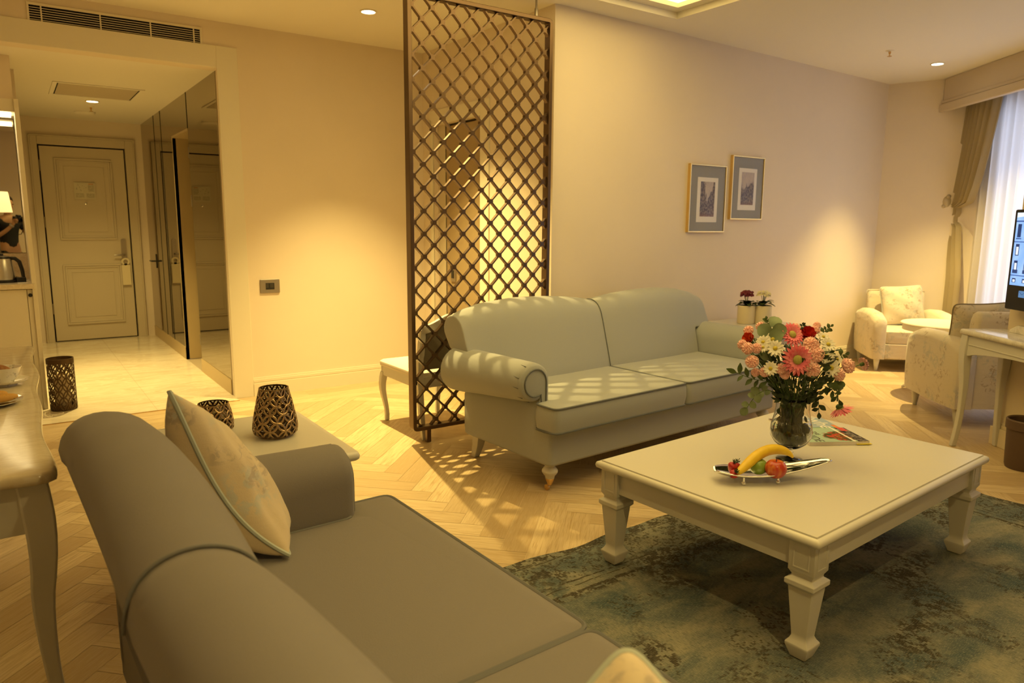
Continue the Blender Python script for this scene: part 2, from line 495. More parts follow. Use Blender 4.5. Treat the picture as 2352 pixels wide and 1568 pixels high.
# ledge of the tray
lw = .085
for x0, x1, y0, y1 in ((TX0 - .2, TX0 + lw, TY0 - .2, TY1 + .2), (TX1 - lw, TX1 + .2, TY0 - .2, TY1 + .2), (TX0 + lw, TX1 - lw, TY0 - .2, TY0 + lw), (TX0 + lw, TX1 - lw, TY1 - lw, TY1 + .2)):
    box(bm, x0, x1, y0, y1, ZC + .045, ZC + .075)
for x0, x1, y0, y1 in ((TX0 - .25, TX0 - .2, TY0 - .25, TY1 + .25), (TX1 + .2, TX1 + .25, TY0 - .25, TY1 + .25), (TX0 - .2, TX1 + .2, TY0 - .25, TY0 - .2), (TX0 - .2, TX1 + .2, TY1 + .2, TY1 + .25)):
    box(bm, x0, x1, y0, y1, ZC + .045, ZC + .32)
box(bm, TX0 - .25, TX1 + .25, TY0 - .25, TY1 + .25, ZC + .30, ZC + .34)
struct('ceiling', bm, ceil_m, 'plain cream living room ceiling with a recessed lit tray', 'ceiling', smooth=False)
bm = nb(); box(bm, -.75, 1.42, 6.02, 9.95, 2.535, 2.58)
struct('ceiling', bm, ceil_m, 'lower plain ceiling of the entrance hall', 'ceiling', smooth=False)

cl_ = thing('tray_light', 'glowing warm light panel inside the recessed ceiling tray', 'ceiling light', ((TX0 + TX1) / 2, (TY0 + TY1) / 2, ZC + .10))
bm = nb(); hx_, hy_ = (TX1 - TX0) / 2 + .17, (TY1 - TY0) / 2 + .17; box(bm, -hx_, hx_, -hy_, hy_, 0, .01)
obj('diffuser', bm, mat('tray_glow', (.8, .7, .5), .5, emit=(WARM, COVE)), cl_, smooth=False)

# walls
YB = 5.88
bm = nb(); box(bm, 1.39, 3.25, YB, YB + .12, 0, ZC)
struct('wall_back', bm, wall_m, 'beige papered back wall with the metal switch plate', 'wall', smooth=False)
bm = nb(); box(bm, -.75, 1.39, YB, YB + .14, 2.535, ZC)
struct('wall_header', bm, wall_m, 'beige wall band above the hall opening holding the air grille', 'wall', smooth=False)
bm = nb(); box(bm, 1.375, 1.525, YB - .012, YB, 0, 2.69)
box(bm, -.75, 1.375, YB - .012, YB, 2.535, 2.69)
struct('trim_2', bm, trim_m, 'flat cream casing around the hall opening', 'trim', smooth=False, bevel=.002)
# wall C (return wall with the bedroom door), x 3.10..3.148
def cx(y): return 3.10 + (5.88 - y) * (.048 / 1.825)
bm = nb()
def slabC(bm, y0, y1, z0, z1, t=.22, o=0): quadbox(bm, (cx(y0) - o, y0), (cx(y1) - o, y1), z0, z1, (t, 0))
slabC(bm, YB + .1, 5.70, 0, ZC); slabC(bm, 5.70, 4.95, 2.24, ZC); slabC(bm, 4.95, 4.055, 0, ZC)
struct('wall_return', bm, wall_m, 'beige return wall behind the metal screen with a doorway', 'wall', smooth=False)
bm = nb()
slabC(bm, 5.745, 5.70, 0, 2.285, .02, .014); slabC(bm, 4.95, 4.83, 0, 2.36, .02, .014); slabC(bm, 5.745, 4.95, 2.24, 2.36, .02, .014)
struct('trim_3', bm, trim_m, 'cream door casing on the return wall', 'trim', smooth=False, bevel=.003)
# wall A
A0 = (3.148, 4.055); A1 = (7.65, 4.18)
bm = nb(); quadbox(bm, A0, A1, 0, ZC, (.0, .25))
struct('wall_picture', bm, wall_m, 'long beige wall with two framed prints', 'wall', smooth=False)
bm = nb(); B1 = (8.02, 3.20)
quadbox(bm, A1, B1, 0, ZC, (.4, .2))
struct('wall_corner', bm, wall_m, 'short beige wall beside the window curtain', 'wall', smooth=False)
# window wall
dW = Vector((-.6, -.8)); nW = Vector((.8, -.6)); VA = Vector((7.80, 3.70)); WA = VA + nW * .36
def W(t, o=0): p = WA + dW * t + nW * o; return (p.x, p.y)
bm = nb()
tk = tuple(nW * .2)
quadbox(bm, W(-.6), W(.42), 0, ZC + .05, tk); quadbox(bm, W(.42), W(4.6), 0, .25, tk); quadbox(bm, W(.42), W(4.6), 2.58, ZC + .05, tk); quadbox(bm, W(4.6), W(7.2), 0, ZC + .05, tk)
struct('wall_window', bm, wall_m, 'window wall on the right behind the curtains', 'wall', smooth=False)
bm = nb(); box(bm, -.75, -.62, -1.5, 9.95, 0, ZC)
struct('wall_left', bm, wall_m, 'beige left wall behind the marble desk', 'wall', smooth=False)
bm = nb(); box(bm, -.75, 8.6, -1.5, -1.35, 0, ZC + .05)
struct('wall_front', bm, wall_m, 'beige wall behind the photographer', 'wall', smooth=False)
bm = nb(); box(bm, -.75, .31, 9.80, 9.95, 0, 2.535); box(bm, 1.22, 1.7, 9.80, 9.95, 0, 2.535); box(bm, .31, 1.22, 9.80, 9.95, 2.26, 2.535); box(bm, -.75, 1.7, 9.95, 10.0, 0, 2.535)
struct('wall_hall_end', bm, wall_m, 'beige end wall of the hall around the entry door', 'wall', smooth=False)
bm = nb(); box(bm, -.62, .13, 6.885, 9.80, 0, 2.535)
struct('wall_hall_left', bm, wall_m, 'beige left wall of the hall beyond the minibar unit', 'wall', smooth=False)
# shell of the bedroom and bathroom so no sky leaks in
bm = nb(); box(bm, 3.32, 4.35, 5.98, 6.05, 0, ZC); box(bm, 4.3, 4.4, 4.3, 6.0, 0, ZC); box(bm, 3.3, 4.4, 4.3, 6.0, -.05, -.004)
struct('wall_bedroom', bm, wall_m, 'walls of the dim room beyond the bedroom doorway', 'wall', smooth=False)
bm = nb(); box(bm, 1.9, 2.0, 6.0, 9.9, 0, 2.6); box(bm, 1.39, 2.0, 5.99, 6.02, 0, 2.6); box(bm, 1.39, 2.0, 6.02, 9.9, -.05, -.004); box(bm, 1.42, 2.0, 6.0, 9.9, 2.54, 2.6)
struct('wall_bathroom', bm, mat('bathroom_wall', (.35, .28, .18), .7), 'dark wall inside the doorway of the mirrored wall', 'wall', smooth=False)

def skirting(name, a, b, off, label):
    bm = nb(); o = Vector(off)
    for z0, z1, t in ((0, .105, .016), (.105, .115, .011), (.115, .135, .013), (.135, .15, .007)):
        quadbox(bm, a, b, z0, z1, tuple(o * t))
    struct(name, bm, trim_m, label, 'baseboard', smooth=False)
skirting('baseboard_back', (1.525, YB), (3.09, YB), (0, -1), 'cream moulded baseboard below the switch wall')
skirting('baseboard_return', (cx(4.83), 4.83), (cx(4.06), 4.06), (-1, 0), 'cream moulded baseboard on the return wall')
skirting('baseboard_picture', A0, A1, (.03, -1), 'cream moulded baseboard below the framed prints')
skirting('baseboard_corner', A1, B1, (-.93, -.36), 'cream moulded baseboard beside the curtain')

# mirrored wall of the hall with a bathroom doorway
bm = nb(); box(bm, 1.39, 1.42, 6.02, 7.13, .125, 2.535); box(bm, 1.39, 1.42, 7.88, 9.80, .125, 2.535); box(bm, 1.39, 1.42, 7.13, 7.88, 2.225, 2.535)
struct('wall_mirrored', bm, mirror_m, 'bronze mirrored right wall of the entrance hall', 'wall', smooth=False)
bm = nb()
for y in (8.48, 8.9): box(bm, 1.387, 1.391, y - .003, y + .003, .125, 2.535)
box(bm, 1.387, 1.391, 7.127, 7.133, 2.225, 2.535)
struct('trim_4', bm, dark_m, 'thin dark joints between the bronze mirror panels', 'trim', smooth=False)
bm = nb(); box(bm, 1.384, 1.42, 6.02, 7.13, 0, .125); box(bm, 1.384, 1.42, 7.88, 9.80, 0, .125)
struct('baseboard_hall', bm, bronze_m, 'bronze plinth below the mirrored wall', 'baseboard', smooth=False)
bm = nb(); box(bm, 1.388, 1.54, 7.88, 7.90, 0, 2.225); box(bm, 1.388, 1.54, 7.13, 7.88, 2.205, 2.225)
struct('trim_5', bm, bronze_m, 'brushed bronze reveal of the doorway in the mirrored wall', 'trim', smooth=False)
d3 = thing('door_2', 'dark door standing open inside the mirrored wall of the hall', 'door', (1.56, 7.88, 0)); d3['kind'] = 'structure'
bm = nb(); box(bm, .012, .30, -.04, -.001, .01, 2.2); obj('door_leaf', bm, bronze_m, d3, smooth=False)
bm = nb(); box(bm, -.022, .012, -.012, -.002, .0, 2.205); obj('gap_shadow', bm, dark_m, d3, smooth=False)
for z in (.14, 1.55, 2.02):
    bm = nb(); box(bm, -.035, .0, -.03, -.013, z, z + .11); obj('hinge', bm, steel_m, d3, bevel=.002)
bm = nb(); tube(bm, [(1.39, 9.33, .94), (1.34, 9.33, .94), (1.335, 9.42, .94)], .010, 8); box(bm, 1.383, 1.389, 9.31, 9.35, .86, 1.02)
obj('lever_handle', bm, black_m, bpy.data.objects['wall_mirrored'], label='black lever handle')

# entry door
d1 = thing('door_1', 'cream panelled entry door at the end of the hall', 'door', (.765, 9.80, 0)); d1['kind'] = 'structure'
bm = nb()
box(bm, -.42, .42, -.005, .04, .012, 2.225)
def panel(bm, x0, x1, z0, z1):
    for k, (w, h) in enumerate(((.0, .016), (.022, .010))):
        a, b, c_, d = x0 + w, x1 - w, z0 + w, z1 - w
        t = .02
        for q in ((a, b, c_, c_ + t), (a, b, d - t, d), (a, a + t, c_ + t, d - t), (b - t, b, c_ + t, d - t)):
            box(bm, q[0], q[1], -.005 - h, -.004, q[2], q[3])
    i = .085; a, b, c_, d = x0 + i, x1 - i, z0 + i, z1 - i
    for q in ((a, b, c_, c_ + .008), (a, b, d - .008, d), (a, a + .008, c_ + .008, d - .008), (b - .008, b, c_ + .008, d - .008)):
        box(bm, q[0], q[1], -.010, -.004, q[2], q[3])
panel(bm, -.29, .285, 1.18, 2.10); panel(bm, -.295, .305, .195, .895)
obj('door_leaf', bm, door_m, d1, bevel=.003)
bm = nb()
for x0, x1, z0, z1 in ((-.50, -.435, 0, 2.33), (.435, .52, 0, 2.33), (-.435, .435, 2.24, 2.33)):
    box(bm, x0, x1, -.03, .03, z0, z1)
for x0, x1, z0, z1 in ((-.515, -.50, 0, 2.345), (.52, .535, 0, 2.345), (-.515, .535, 2.33, 2.345)):
    box(bm, x0, x1, -.038, .02, z0, z1)
obj('door_frame', bm, door_m, d1, bevel=.004)
bm = nb(); box(bm, -.43, .43, .03, .05, 0, 2.24); obj('gap_shadow', bm, dark_m, d1, smooth=False)
for z in (.33, 1.32, 1.95):
    bm = nb(); lathe(bm, [(.009, z), (.009, z + .12)], 8, (-.427, -.012)); obj('hinge', bm, nickel_m, d1)
bm = nb(); prism(bm, rounded([(-.028, -.13), (.028, -.13), (.028, .13), (-.028, .13)], .026), 0, .012)
xf(bm, bm.verts, Matrix.Translation((.345, -.006, 1.06)) @ Matrix.Rotation(R(90), 4, 'X'))
hp = obj('handle_plate', bm, nickel_m, d1, label='satin nickel handle plate')
bm = nb(); tube(bm, [(.345, -.018, 1.00), (.345, -.055, 1.00), (.32, -.062, 1.0), (.235, -.06, .998)], [.011, .011, .011, .009], 8); obj('lever', bm, nickel_m, hp)
bm = nb(); lathe(bm, [(.012, 0), (.012, .012), (.004, .016)], 12); xf(bm, bm.verts, Matrix.Translation((-.01, -.006, 1.595)) @ Matrix.Rotation(R(90), 4, 'X')); obj('peephole', bm, chrome_m, d1)
# evacuation notice stuck on the door
pz = thing('evacuation_notice', 'printed evacuation plan sheet stuck on the entry door', 'notice', (.755, 9.779, 1.74))
paper_m = mat('notice_paper', (.60, .56, .42), .6)
bm = nb(); box(bm, -.105, .105, 0, .002, -.095, .095); obj('sheet', bm, paper_m, pz, smooth=False)
g = G(paper_m); x, y, z = g.xyz(g.tc.outputs['Object'])
def band(v, a, b): return g.math('MULTIPLY', g.math('GREATER_THAN', v, a), g.math('LESS_THAN', v, b))
stripes = g.math('GREATER_THAN', g.math('FRACT', g.math('MULTIPLY', z, 100)), .5)
brk = g.step(g.noise(g.map(g.tc.outputs['Object'], scale=(1, 1, 3)), 60, 2), .40, .45)
t1 = g.math('MULTIPLY', band(x, .035, .095), band(z, -.005, .068)); t2 = g.math('MULTIPLY', g.math('MAXIMUM', band(x, -.09, -.01), band(x, .015, .095)), band(z, -.08, -.025))
ink = g.math('MULTIPLY', g.math('MULTIPLY', g.math('MAXIMUM', t1, t2), stripes), brk)
plan = g.math('MULTIPLY', g.math('MULTIPLY', band(x, -.085, .02), band(z, -.005, .08)), g.step(g.noise(g.tc.outputs['Object'], 70, 2), .60, .64))
c = g.mix(g.math('MULTIPLY', g.math('MAXIMUM', ink, plan), .7), (.60, .56, .42), (.14, .12, .08))
c = g.mix(g.math('MULTIPLY', band(x, .04, .09), band(z, .074, .083)), c, (.5, .2, .1)); g.col(c)
hg = thing('door_hanger', 'cream card hanger on the entry door handle', 'door hanger', (1.115, 9.765, .94))
bm = nb()
po = rounded([(-.045, -.30), (.045, -.30), (.045, .03), (-.045, .03)], .02)
lp = [(.024 * math.cos(2 * PI * k / 16), .024 * math.sin(2 * PI * k / 16) - .02) for k in range(16)]
prism(bm, rounded([(-.045, -.30), (.045, -.30), (.045, -.06), (-.045, -.06)], .004), -.001, .001)
ring_o = [(.045 * math.cos(R(a)), .045 * math.sin(R(a)) - .02) for a in range(-120, 301, 20)]
ring_i = [(.024 * math.cos(R(a)), .024 * math.sin(R(a)) - .02) for a in range(-120, 301, 20)]
for k in range(len(ring_o) - 1):
    prism(bm, [ring_i[k], ring_o[k], ring_o[k + 1], ring_i[k + 1]], -.001, .001)
xf(bm, bm.verts, Matrix.Rotation(R(90), 4, 'X'))
obj('card', bm, mat('hanger_card', (.74, .66, .45), .6), hg, smooth=False)
# bedroom door (inside wall C)
d2 = thing('door_3', 'tan bedroom door recessed behind the metal screen', 'door', (3.155, 5.30, 0)); d2['kind'] = 'structure'
bm = nb(); box(bm, 0, .04, -.345, .265, .01, 2.22); obj('door_leaf', bm, mat('tan_door_shaded', (.36, .27, .15), .5), d2, bevel=.003)  # leaf colour darkened to carry the shade in the doorway
bm = nb(); box(bm, -.004, .045, .275, .398, 0, 2.24); obj('door_frame', bm, door_m, d2, bevel=.003)
bm = nb(); box(bm, .0, .02, .2652, .2748, .01, 2.22); obj('gap_shadow', bm, dark_m, d2, smooth=False)
bm = nb(); box(bm, -.012, 0, .10, .18, .90, 1.04); pl = obj('lock_plate', bm, nickel_m, d2, bevel=.004)
bm = nb(); box(bm, -.015, -.012, .125, .165, .93, 1.0); obj('keyhole_recess', bm, black_m, pl, smooth=False)

# window: frame, pane, sheer, drape, valance
w1 = thing('window_1', 'tall daylit window behind the sheer curtain', 'window', (0, 0, 0)); w1['kind'] = 'structure'
bm = nb()
for a, b in ((.42, .47), (1.98, 2.06), (3.22, 3.30), (4.53, 4.6)): quadbox(bm, W(a, .06), W(b, .06), .25, 2.58, tuple(nW * .07))
quadbox(bm, W(.42, .06), W(4.6, .06), .25, .32, tuple(nW * .07)); quadbox(bm, W(.42, .06), W(4.6, .06), 2.51, 2.58, tuple(nW * .07))
obj('frame', bm, paint2_m, w1, smooth=False)
pane_m = bpy.data.materials.new('window_glass'); pane_m.use_nodes = True
nt = pane_m.node_tree; nt.nodes.clear()
o_ = nt.nodes.new('ShaderNodeOutputMaterial'); t_ = nt.nodes.new('ShaderNodeBsdfTransparent'); gl = nt.nodes.new('ShaderNodeBsdfGlossy'); mx = nt.nodes.new('ShaderNodeMixShader')
gl.inputs['Roughness'].default_value = .02; mx.inputs[0].default_value = .08
nt.links.new(t_.outputs[0], mx.inputs[1]); nt.links.new(gl.outputs[0], mx.inputs[2]); nt.links.new(mx.outputs[0], o_.inputs[0])
for a, b in ((.47, 1.98), (2.06, 3.22), (3.30, 4.53)):
    bm = nb(); quadbox(bm, W(a, .09), W(b, .09), .32, 2.51, tuple(nW * .008)); obj('pane', bm, pane_m, w1, smooth=False)

sheer_m = bpy.data.materials.new('sheer_voile'); sheer_m.use_nodes = True
nt = sheer_m.node_tree; nt.nodes.clear()
o_ = nt.nodes.new('ShaderNodeOutputMaterial'); df = nt.nodes.new('ShaderNodeBsdfDiffuse'); tl_ = nt.nodes.new('ShaderNodeBsdfTranslucent'); mx = nt.nodes.new('ShaderNodeMixShader')
df.inputs[0].default_value = (.82, .80, .78, 1); tl_.inputs[0].default_value = (.82, .81, .80, 1); mx.inputs[0].default_value = .78
tr = nt.nodes.new('ShaderNodeBsdfTransparent'); mx2 = nt.nodes.new('ShaderNodeMixShader'); mx2.inputs[0].default_value = .10
nt.links.new(df.outputs[0], mx.inputs[1]); nt.links.new(tl_.outputs[0], mx.inputs[2]); nt.links.new(mx.outputs[0], mx2.inputs[1]); nt.links.new(tr.outputs[0], mx2.inputs[2]); nt.links.new(mx2.outputs[0], o_.inputs[0])
def drape_sheet(bm, t0, t1, off, z0, z1, amp, per, thick=0, n=160):
    secs = []
    for i in range(n + 1):
        t = t0 + (t1 - t0) * i / n
        s = amp * math.sin(2 * PI * t / per) + amp * .35 * math.sin(2 * PI * t / per * 2.3 + 1)
        p = VA + dW * t + nW * (off + s)
        secs.append([(p.x, p.y, z0), (p.x, p.y, z1)])
    loft(bm, secs, cap=False, close=False)
bm = nb(); drape_sheet(bm, .28, 4.7, .27, .02, ZC - .05, .028, .135, n=520)
tag(obj('sheer_curtain', bm, sheer_m, angle=0), 'white sheer curtain glowing with daylight at the right', 'curtain')
# tied-back drape
drape_m = mat('tan_drape', (.36, .29, .17), .75, bump=(250, .2))
dr = thing('drape', 'tan tied back drape beside the sheer curtain', 'curtain', (0, 0, 0))
bm = nb(); secs = []
for i in range(61):
    z = ZC - .06 - (ZC - .06 - .015) * i / 60
    k = z
    if z > 1.62: q = (z - 1.62) / (ZC - .06 - 1.62); ta = -.02 + .16 * q; tb = .28 + .36 * q ** .6; dep = .07
    else:
        q = (1.62 - z) / 1.6; ta = -.06 - .10 * min(1, q * 3); tb = .12 + .12 * min(1, q * 2.2) ; dep = .06
        if q > .05 and q < .12: tb = .10
    ring = []
    m_ = 40
    for j in range(m_ + 1):
        t = ta + (tb - ta) * j / m_
        s = dep * .5 * math.sin(j * PI / m_) + .022 * math.sin(j * 1.05 + z * .4) * (1 if z > 1.62 else .5)
        p = VA + dW * t + nW * (.195 - s); ring.append((p.x, p.y, z))
    for j in range(m_, -1, -1):
        t = ta + (tb - ta) * j / m_
        p = VA + dW * t + nW * (.225); ring.append((p.x, p.y, z))
    secs.append(ring)
loft(bm, secs); obj('cloth', bm, drape_m, dr, angle=60)
bm = nb(); p0 = VA + dW * .02 + nW * .13; sphere(bm, (p0.x, p0.y, 1.66), .045, 14, 8, (1, 1, 1.5)); 
for k in range(5):
    a = k * 1.3; sphere(bm, (p0.x + .03 * math.cos(a), p0.y + .03 * math.sin(a), 1.66 + .05 * math.sin(a * 2)), .022, 10, 6)
obj('tieback_knot', bm, mat('tieback', (.5, .42, .28), .6), dr)
# valance (pelmet)
bm = nb()
def V(t, o=0): p = VA + dW * t + nW * o; return (p.x, p.y)
quadbox(bm, V(.0), V(5.6), 2.62, ZC, tuple(nW * .03)); quadbox(bm, V(-.03, -.02), V(5.6, -.02), 2.545, 2.62, tuple(nW * .06)); quadbox(bm, V(-.02, -.01), V(5.6, -.01), 2.62, 2.655, tuple(nW * .05))
quadbox(bm, V(.0, 0), V(.03, 0), 2.56, ZC, tuple(nW * .30))
struct('trim_6', bm, mat('pelmet_paint', (.60, .51, .38), .5), 'beige moulded pelmet above the curtains', 'trim', bevel=.008)

# ---------------------------------------------------------------- ceiling and wall fittings
def downlight(loc, label, r=.048):
    t = thing('downlight', label, 'ceiling light', loc, 0)
    bm = nb(); lathe(bm, [(r * 1.25, .004), (r * 1.22, -.006), (r, -.008), (r * .96, .003)], 28, cap=False); obj('trim_ring', bm, paint2_m, t)
    bm = nb(); lathe(bm, [(r * .97, .002), (r * .97, -.004)], 24); obj('lens', bm, mat('lamp_glow', (1, 1, 1), .5, emit=((1, .86, .55), 14)), t)
downlight((2.20, 4.97, ZC), 'round glowing downlight in the ceiling just left of the metal screen')
downlight((7.04, 3.42, ZC), 'round glowing downlight in the ceiling near the window pelmet')
downlight((1.0, -.2, ZC), 'round downlight added out of view above the foreground sofa as fill')  # made-up fitting that houses the added fill spot
downlight((.76, 8.20, 2.535), 'round glowing downlight in the lower hall ceiling', .05)
def sprinkler(loc, label):
    t = thing('sprinkler', label, 'sprinkler', loc)
    bm = nb(); lathe(bm, [(.035, 0), (.03, -.006), (.012, -.008)], 20); obj('escutcheon', bm, paint2_m, t)
    bm = nb(); lathe(bm, [(.010, -.006), (.010, -.022), (.005, -.026), (.005, -.042), (.018, -.044), (.018, -.047)], 12); obj('head', bm, brass_m, t)
sprinkler((6.22, 3.42, ZC), 'small brass sprinkler head in the living room ceiling')
sprinkler((.78, 8.60, 2.535), 'small sprinkler head in the hall ceiling behind its downlight')
bm = nb(); lathe(bm, [(.10, 0), (.10, -.012), (.085, -.028), (.03, -.032)], 28, (.763, 9.06)); xf(bm, bm.verts, Matrix.Translation((0, 0, 2.535)))
tag(obj('smoke_detector', bm, ceil_m), 'flat round detector on the hall ceiling near the entry door', 'detector')
ap = thing('ceiling_access_panel', 'rectangular return air panel in the hall ceiling', 'ceiling panel', (.74, 7.60, 2.535))
bm = nb()
for q in ((-.345, .345, -.36, -.33), (-.345, .345, .33, .36), (-.345, -.31, -.33, .33), (.31, .345, -.33, .33)): box(bm, q[0], q[1], q[2], q[3], -.008, 0)
obj('frame', bm, ceil_m, ap, bevel=.003)
bm = nb(); box(bm, -.30, .30, -.32, .32, -.004, 0); obj('filter_panel', bm, mat('panel_grey', (.52, .45, .34), .8), ap, smooth=False)
bm = nb(); box(bm, -.31, -.30, -.33, .33, -.002, .0); box(bm, .30, .31, -.33, .33, -.002, 0); obj('gap_shadow', bm, dark_m, ap, smooth=False)
# air grille above the hall
ag = thing('air_grille', 'long slatted air conditioning grille above the hall opening', 'air grille', (.748, YB, 2.735))
bm = nb()
for q in ((-.535, .535, -.068, -.052), (-.535, .535, .052, .068), (-.535, -.522, -.052, .052), (.522, .535, -.052, .052)): box(bm, q[0], q[1], -.010, 0, q[2], q[3])
obj('frame', bm, paint2_m, ag, bevel=.002)
bm = nb(); box(bm, -.522, .522, -.0015, .0, -.052, .052); obj('duct_shade_sheet', bm, dark_m, ag, smooth=False)  # flat near-black sheet painting the shade inside the duct
for k in range(6):
    z = -.052 + (k + 1) * .104 / 7
    bm = nb(); box(bm, -.522, .522, -.008, -.002, z - .0013, z + .0013); obj('slat', bm, paint2_m, ag, smooth=False)
for x in (-.455, -.115, .195, .48):
    bm = nb(); box(bm, x - .004, x + .004, -.007, -.001, -.052, .052); obj('support_bar', bm, paint2_m, ag, smooth=False)
# switch plate
sp = thing('switch_plate', 'metal wall plate with a dark window on the back wall', 'switch', (1.692, YB, .89))
bm = nb(); prism(bm, rounded([(-.078, -.056), (.078, -.056), (.078, .056), (-.078, .056)], .008), 0, .010); xf(bm, bm.verts, Matrix.Rotation(R(90), 4, 'X')); obj('plate', bm, nickel_m, sp, bevel=.002)
bm = nb(); box(bm, -.034, .034, -.012, -.010, -.026, .026); wn = obj('window', bm, black_m, sp, smooth=False)
bm = nb(); box(bm, -.03, -.012, -.0135, -.012, -.012, .022); box(bm, .0, .028, -.0135, -.012, -.012, .022); obj('button', bm, mat('button', (.05, .045, .035), .4), wn, smooth=False)
# framed prints
glaze_m = pane_m.copy(); glaze_m.name = 'picture_glass'
for n_ in glaze_m.node_tree.nodes:
    if n_.type == 'MIX_SHADER': n_.inputs[0].default_value = .02
def picture(x0, x1, z0, z1, label, variant):
    xm, zm = (x0 + x1) / 2, (z0 + z1) / 2
    y = A0[1] + (xm - A0[0]) * (A1[1] - A0[1]) / (A1[0] - A0[0])
    rz = math.atan2(A1[1] - A0[1], A1[0] - A0[0])
    t = thing('framed_print', label, 'picture', (xm, y, zm), rz, 'framed prints on the long wall')
    w, h = (x1 - x0) / 2, (z1 - z0) / 2
    bm = nb(); f = .011
    for q in ((-w, w, -h, -h + f), (-w, w, h - f, h), (-w, -w + f, -h + f, h - f), (w - f, w, -h + f, h - f)): box(bm, q[0], q[1], -.03, 0, q[2], q[3])
    obj('frame', bm, gold_m, t, bevel=.002)
    bm = nb(); box(bm, -w + f, w - f, -.02, -.002, -h + f, h - f); obj('mat_board', bm, mat('mat_grey', (.25, .235, .19), .8), t, smooth=False)
    mw, mh = w * .56, h * .66
    bm = nb(); box(bm, -mw, mw, -.022, -.02, -mh - .01, mh - .01); obj('white_mount', bm, mat('mount_white', (.74, .70, .64), .8), t, smooth=False)
    m = mat('landscape_print', (.3, .25, .25), .8); g = G(m); o = g.tc.outputs['Object']; x, yy, z = g.xyz(o)
    n1 = g.noise(g.map(o, scale=(1, 1, .6)), 26, 5, .65, .8); n2 = g.noise(g.map(o, loc=(3, 0, 1)), 50, 4, .6)
    if variant == 0: edge = g.math('ABSOLUTE', g.math('SUBTRACT', x, g.math('MULTIPLY', z, .12))); lim = g.step(g.math('SUBTRACT', g.math('ADD', edge, g.math('MULTIPLY', g.math('SUBTRACT', n1, .5), .09)), g.math('MULTIPLY', g.math('ADD', z, .03), .32)), .0, .012)
    else: lim = g.step(g.math('SUBTRACT', g.math('ADD', g.math('MULTIPLY', g.math('SUBTRACT', n1, .5), .16), g.math('MULTIPLY', x, .25)), g.math('SUBTRACT', z, .025)), -.02, .03)
    rock = g.mix(g.step(n2, .38, .66), (.06, .045, .055), (.26, .20, .17)); sky = g.mix(g.step(n1, .3, .7), (.50, .42, .34), (.38, .32, .31))
    rock = g.mix(g.math('MULTIPLY', g.step(z, -.10, -.16), .5), rock, (.36, .17, .12))
    g.col(g.mix(lim, sky, rock))
    pw, ph = mw * .70, mh * .78
    bm = nb(); box(bm, -pw, pw, -.0225, -.021, -ph - .004, ph - .004); obj('print', bm, m, t, smooth=False)
    bm = nb(); box(bm, -w + f, w - f, -.0245, -.0235, -h + f, h - f); obj('glazing', bm, glaze_m, t, smooth=False)
picture(4.565, 5.03, 1.345, 1.897, 'gold framed print of cliffs on grey mount, the lower left one', 0)
picture(5.105, 5.555, 1.455, 1.995, 'gold framed print of a hill and tree on grey mount, the higher right one', 1)

# ---------------------------------------------------------------- lattice screen
st = thing('lattice_screen', 'tall bronze metal lattice room divider beside the sage sofa', 'room divider', (2.0, 4.0, 0))
SW, Z0, Z1 = 1.068, .09, 2.735
bm = nb(); po = rounded([(0, Z0), (SW, Z0), (SW, Z1), (0, Z1)], .035, 5); pi_ = inset(po, .026)
a = [(x, -.03, z) for x, z in po]; 
loft(bm, [[(x, -.03, z) for x, z in po], [(x, .03, z) for x, z in po], [(x, .03, z) for x, z in pi_], [(x, -.03, z) for x, z in pi_], [(x, -.03, z) for x, z in po]], cap=False)
bmesh.ops.remove_doubles(bm, verts=bm.verts, dist=1e-5)
obj('frame', bm, screen_m, st, bevel=.003)
bm = nb(); P = .1395; xs0 = .035
x0i, x1i, z0i, z1i = .02, SW - .02, Z0 + .02, Z1 - .02
def clipseg(x0, z0, sgn):
    pts = []
    # param line through (x0,z0) direction (1,sgn)
    lo, hi = -10, 10
    lo = max(lo, x0i - x0); hi = min(hi, x1i - x0)
    if sgn > 0: lo = max(lo, z0i - z0); hi = min(hi, z1i - z0)
    else: lo = max(lo, z0 - z1i); hi = min(hi, z0 - z0i)
    return (lo, hi) if hi - lo > .01 else None
zoff = Z0 + .06
for k in range(-40, 60):
    for sg in (1, -1):
        zc = zoff + k * P
        s_ = clipseg(xs0, zc, sg)
        if not s_: continue
        a_, b_ = s_
        p = Vector((xs0 + a_, 0, zc + sg * a_)); q = Vector((xs0 + b_, 0, zc + sg * b_))
        d = (q - p).normalized(); n_ = Vector((-d.z, 0, d.x)) * .0047; yv = Vector((0, .014 if sg > 0 else .0135, 0))
        loft(bm, [[p + n_ - yv, p - n_ - yv, p - n_ + yv, p + n_ + yv], [q + n_ - yv, q - n_ - yv, q - n_ + yv, q + n_ + yv]])
for i in range(0, 18):
    for k in range(-2, 44):
        x = xs0 + i * P / 2; z = zoff + k * P / 2
        if (i + k) % 2 or not (x0i < x < x1i and z0i < z < z1i): continue
        pl = [(x + .0156 * math.cos(PI / 8 + j * PI / 4), z + .0156 * math.sin(PI / 8 + j * PI / 4)) for j in range(8)]
        loft(bm, [[(u, -.0145, v) for u, v in pl], [(u, .0145, v) for u, v in pl]])
obj('lattice', bm, screen_m, st, smooth=False)
bm = nb(); box(bm, .105, .135, -.015, .015, .002, Z0 + .005); obj('foot', bm, screen_m, st, bevel=.003)
bm = nb(); box(bm, SW - .135, SW - .105, -.015, .015, .002, Z0 + .005); obj('foot', bm, screen_m, st, bevel=.003)
bm = nb(); lathe(bm, [(.012, Z1 - .005), (.012, Z1 + .05), (.007, Z1 + .06), (.007, ZC)], 12, (SW - .12, 0)); obj('ceiling_rod', bm, nickel_m, st)
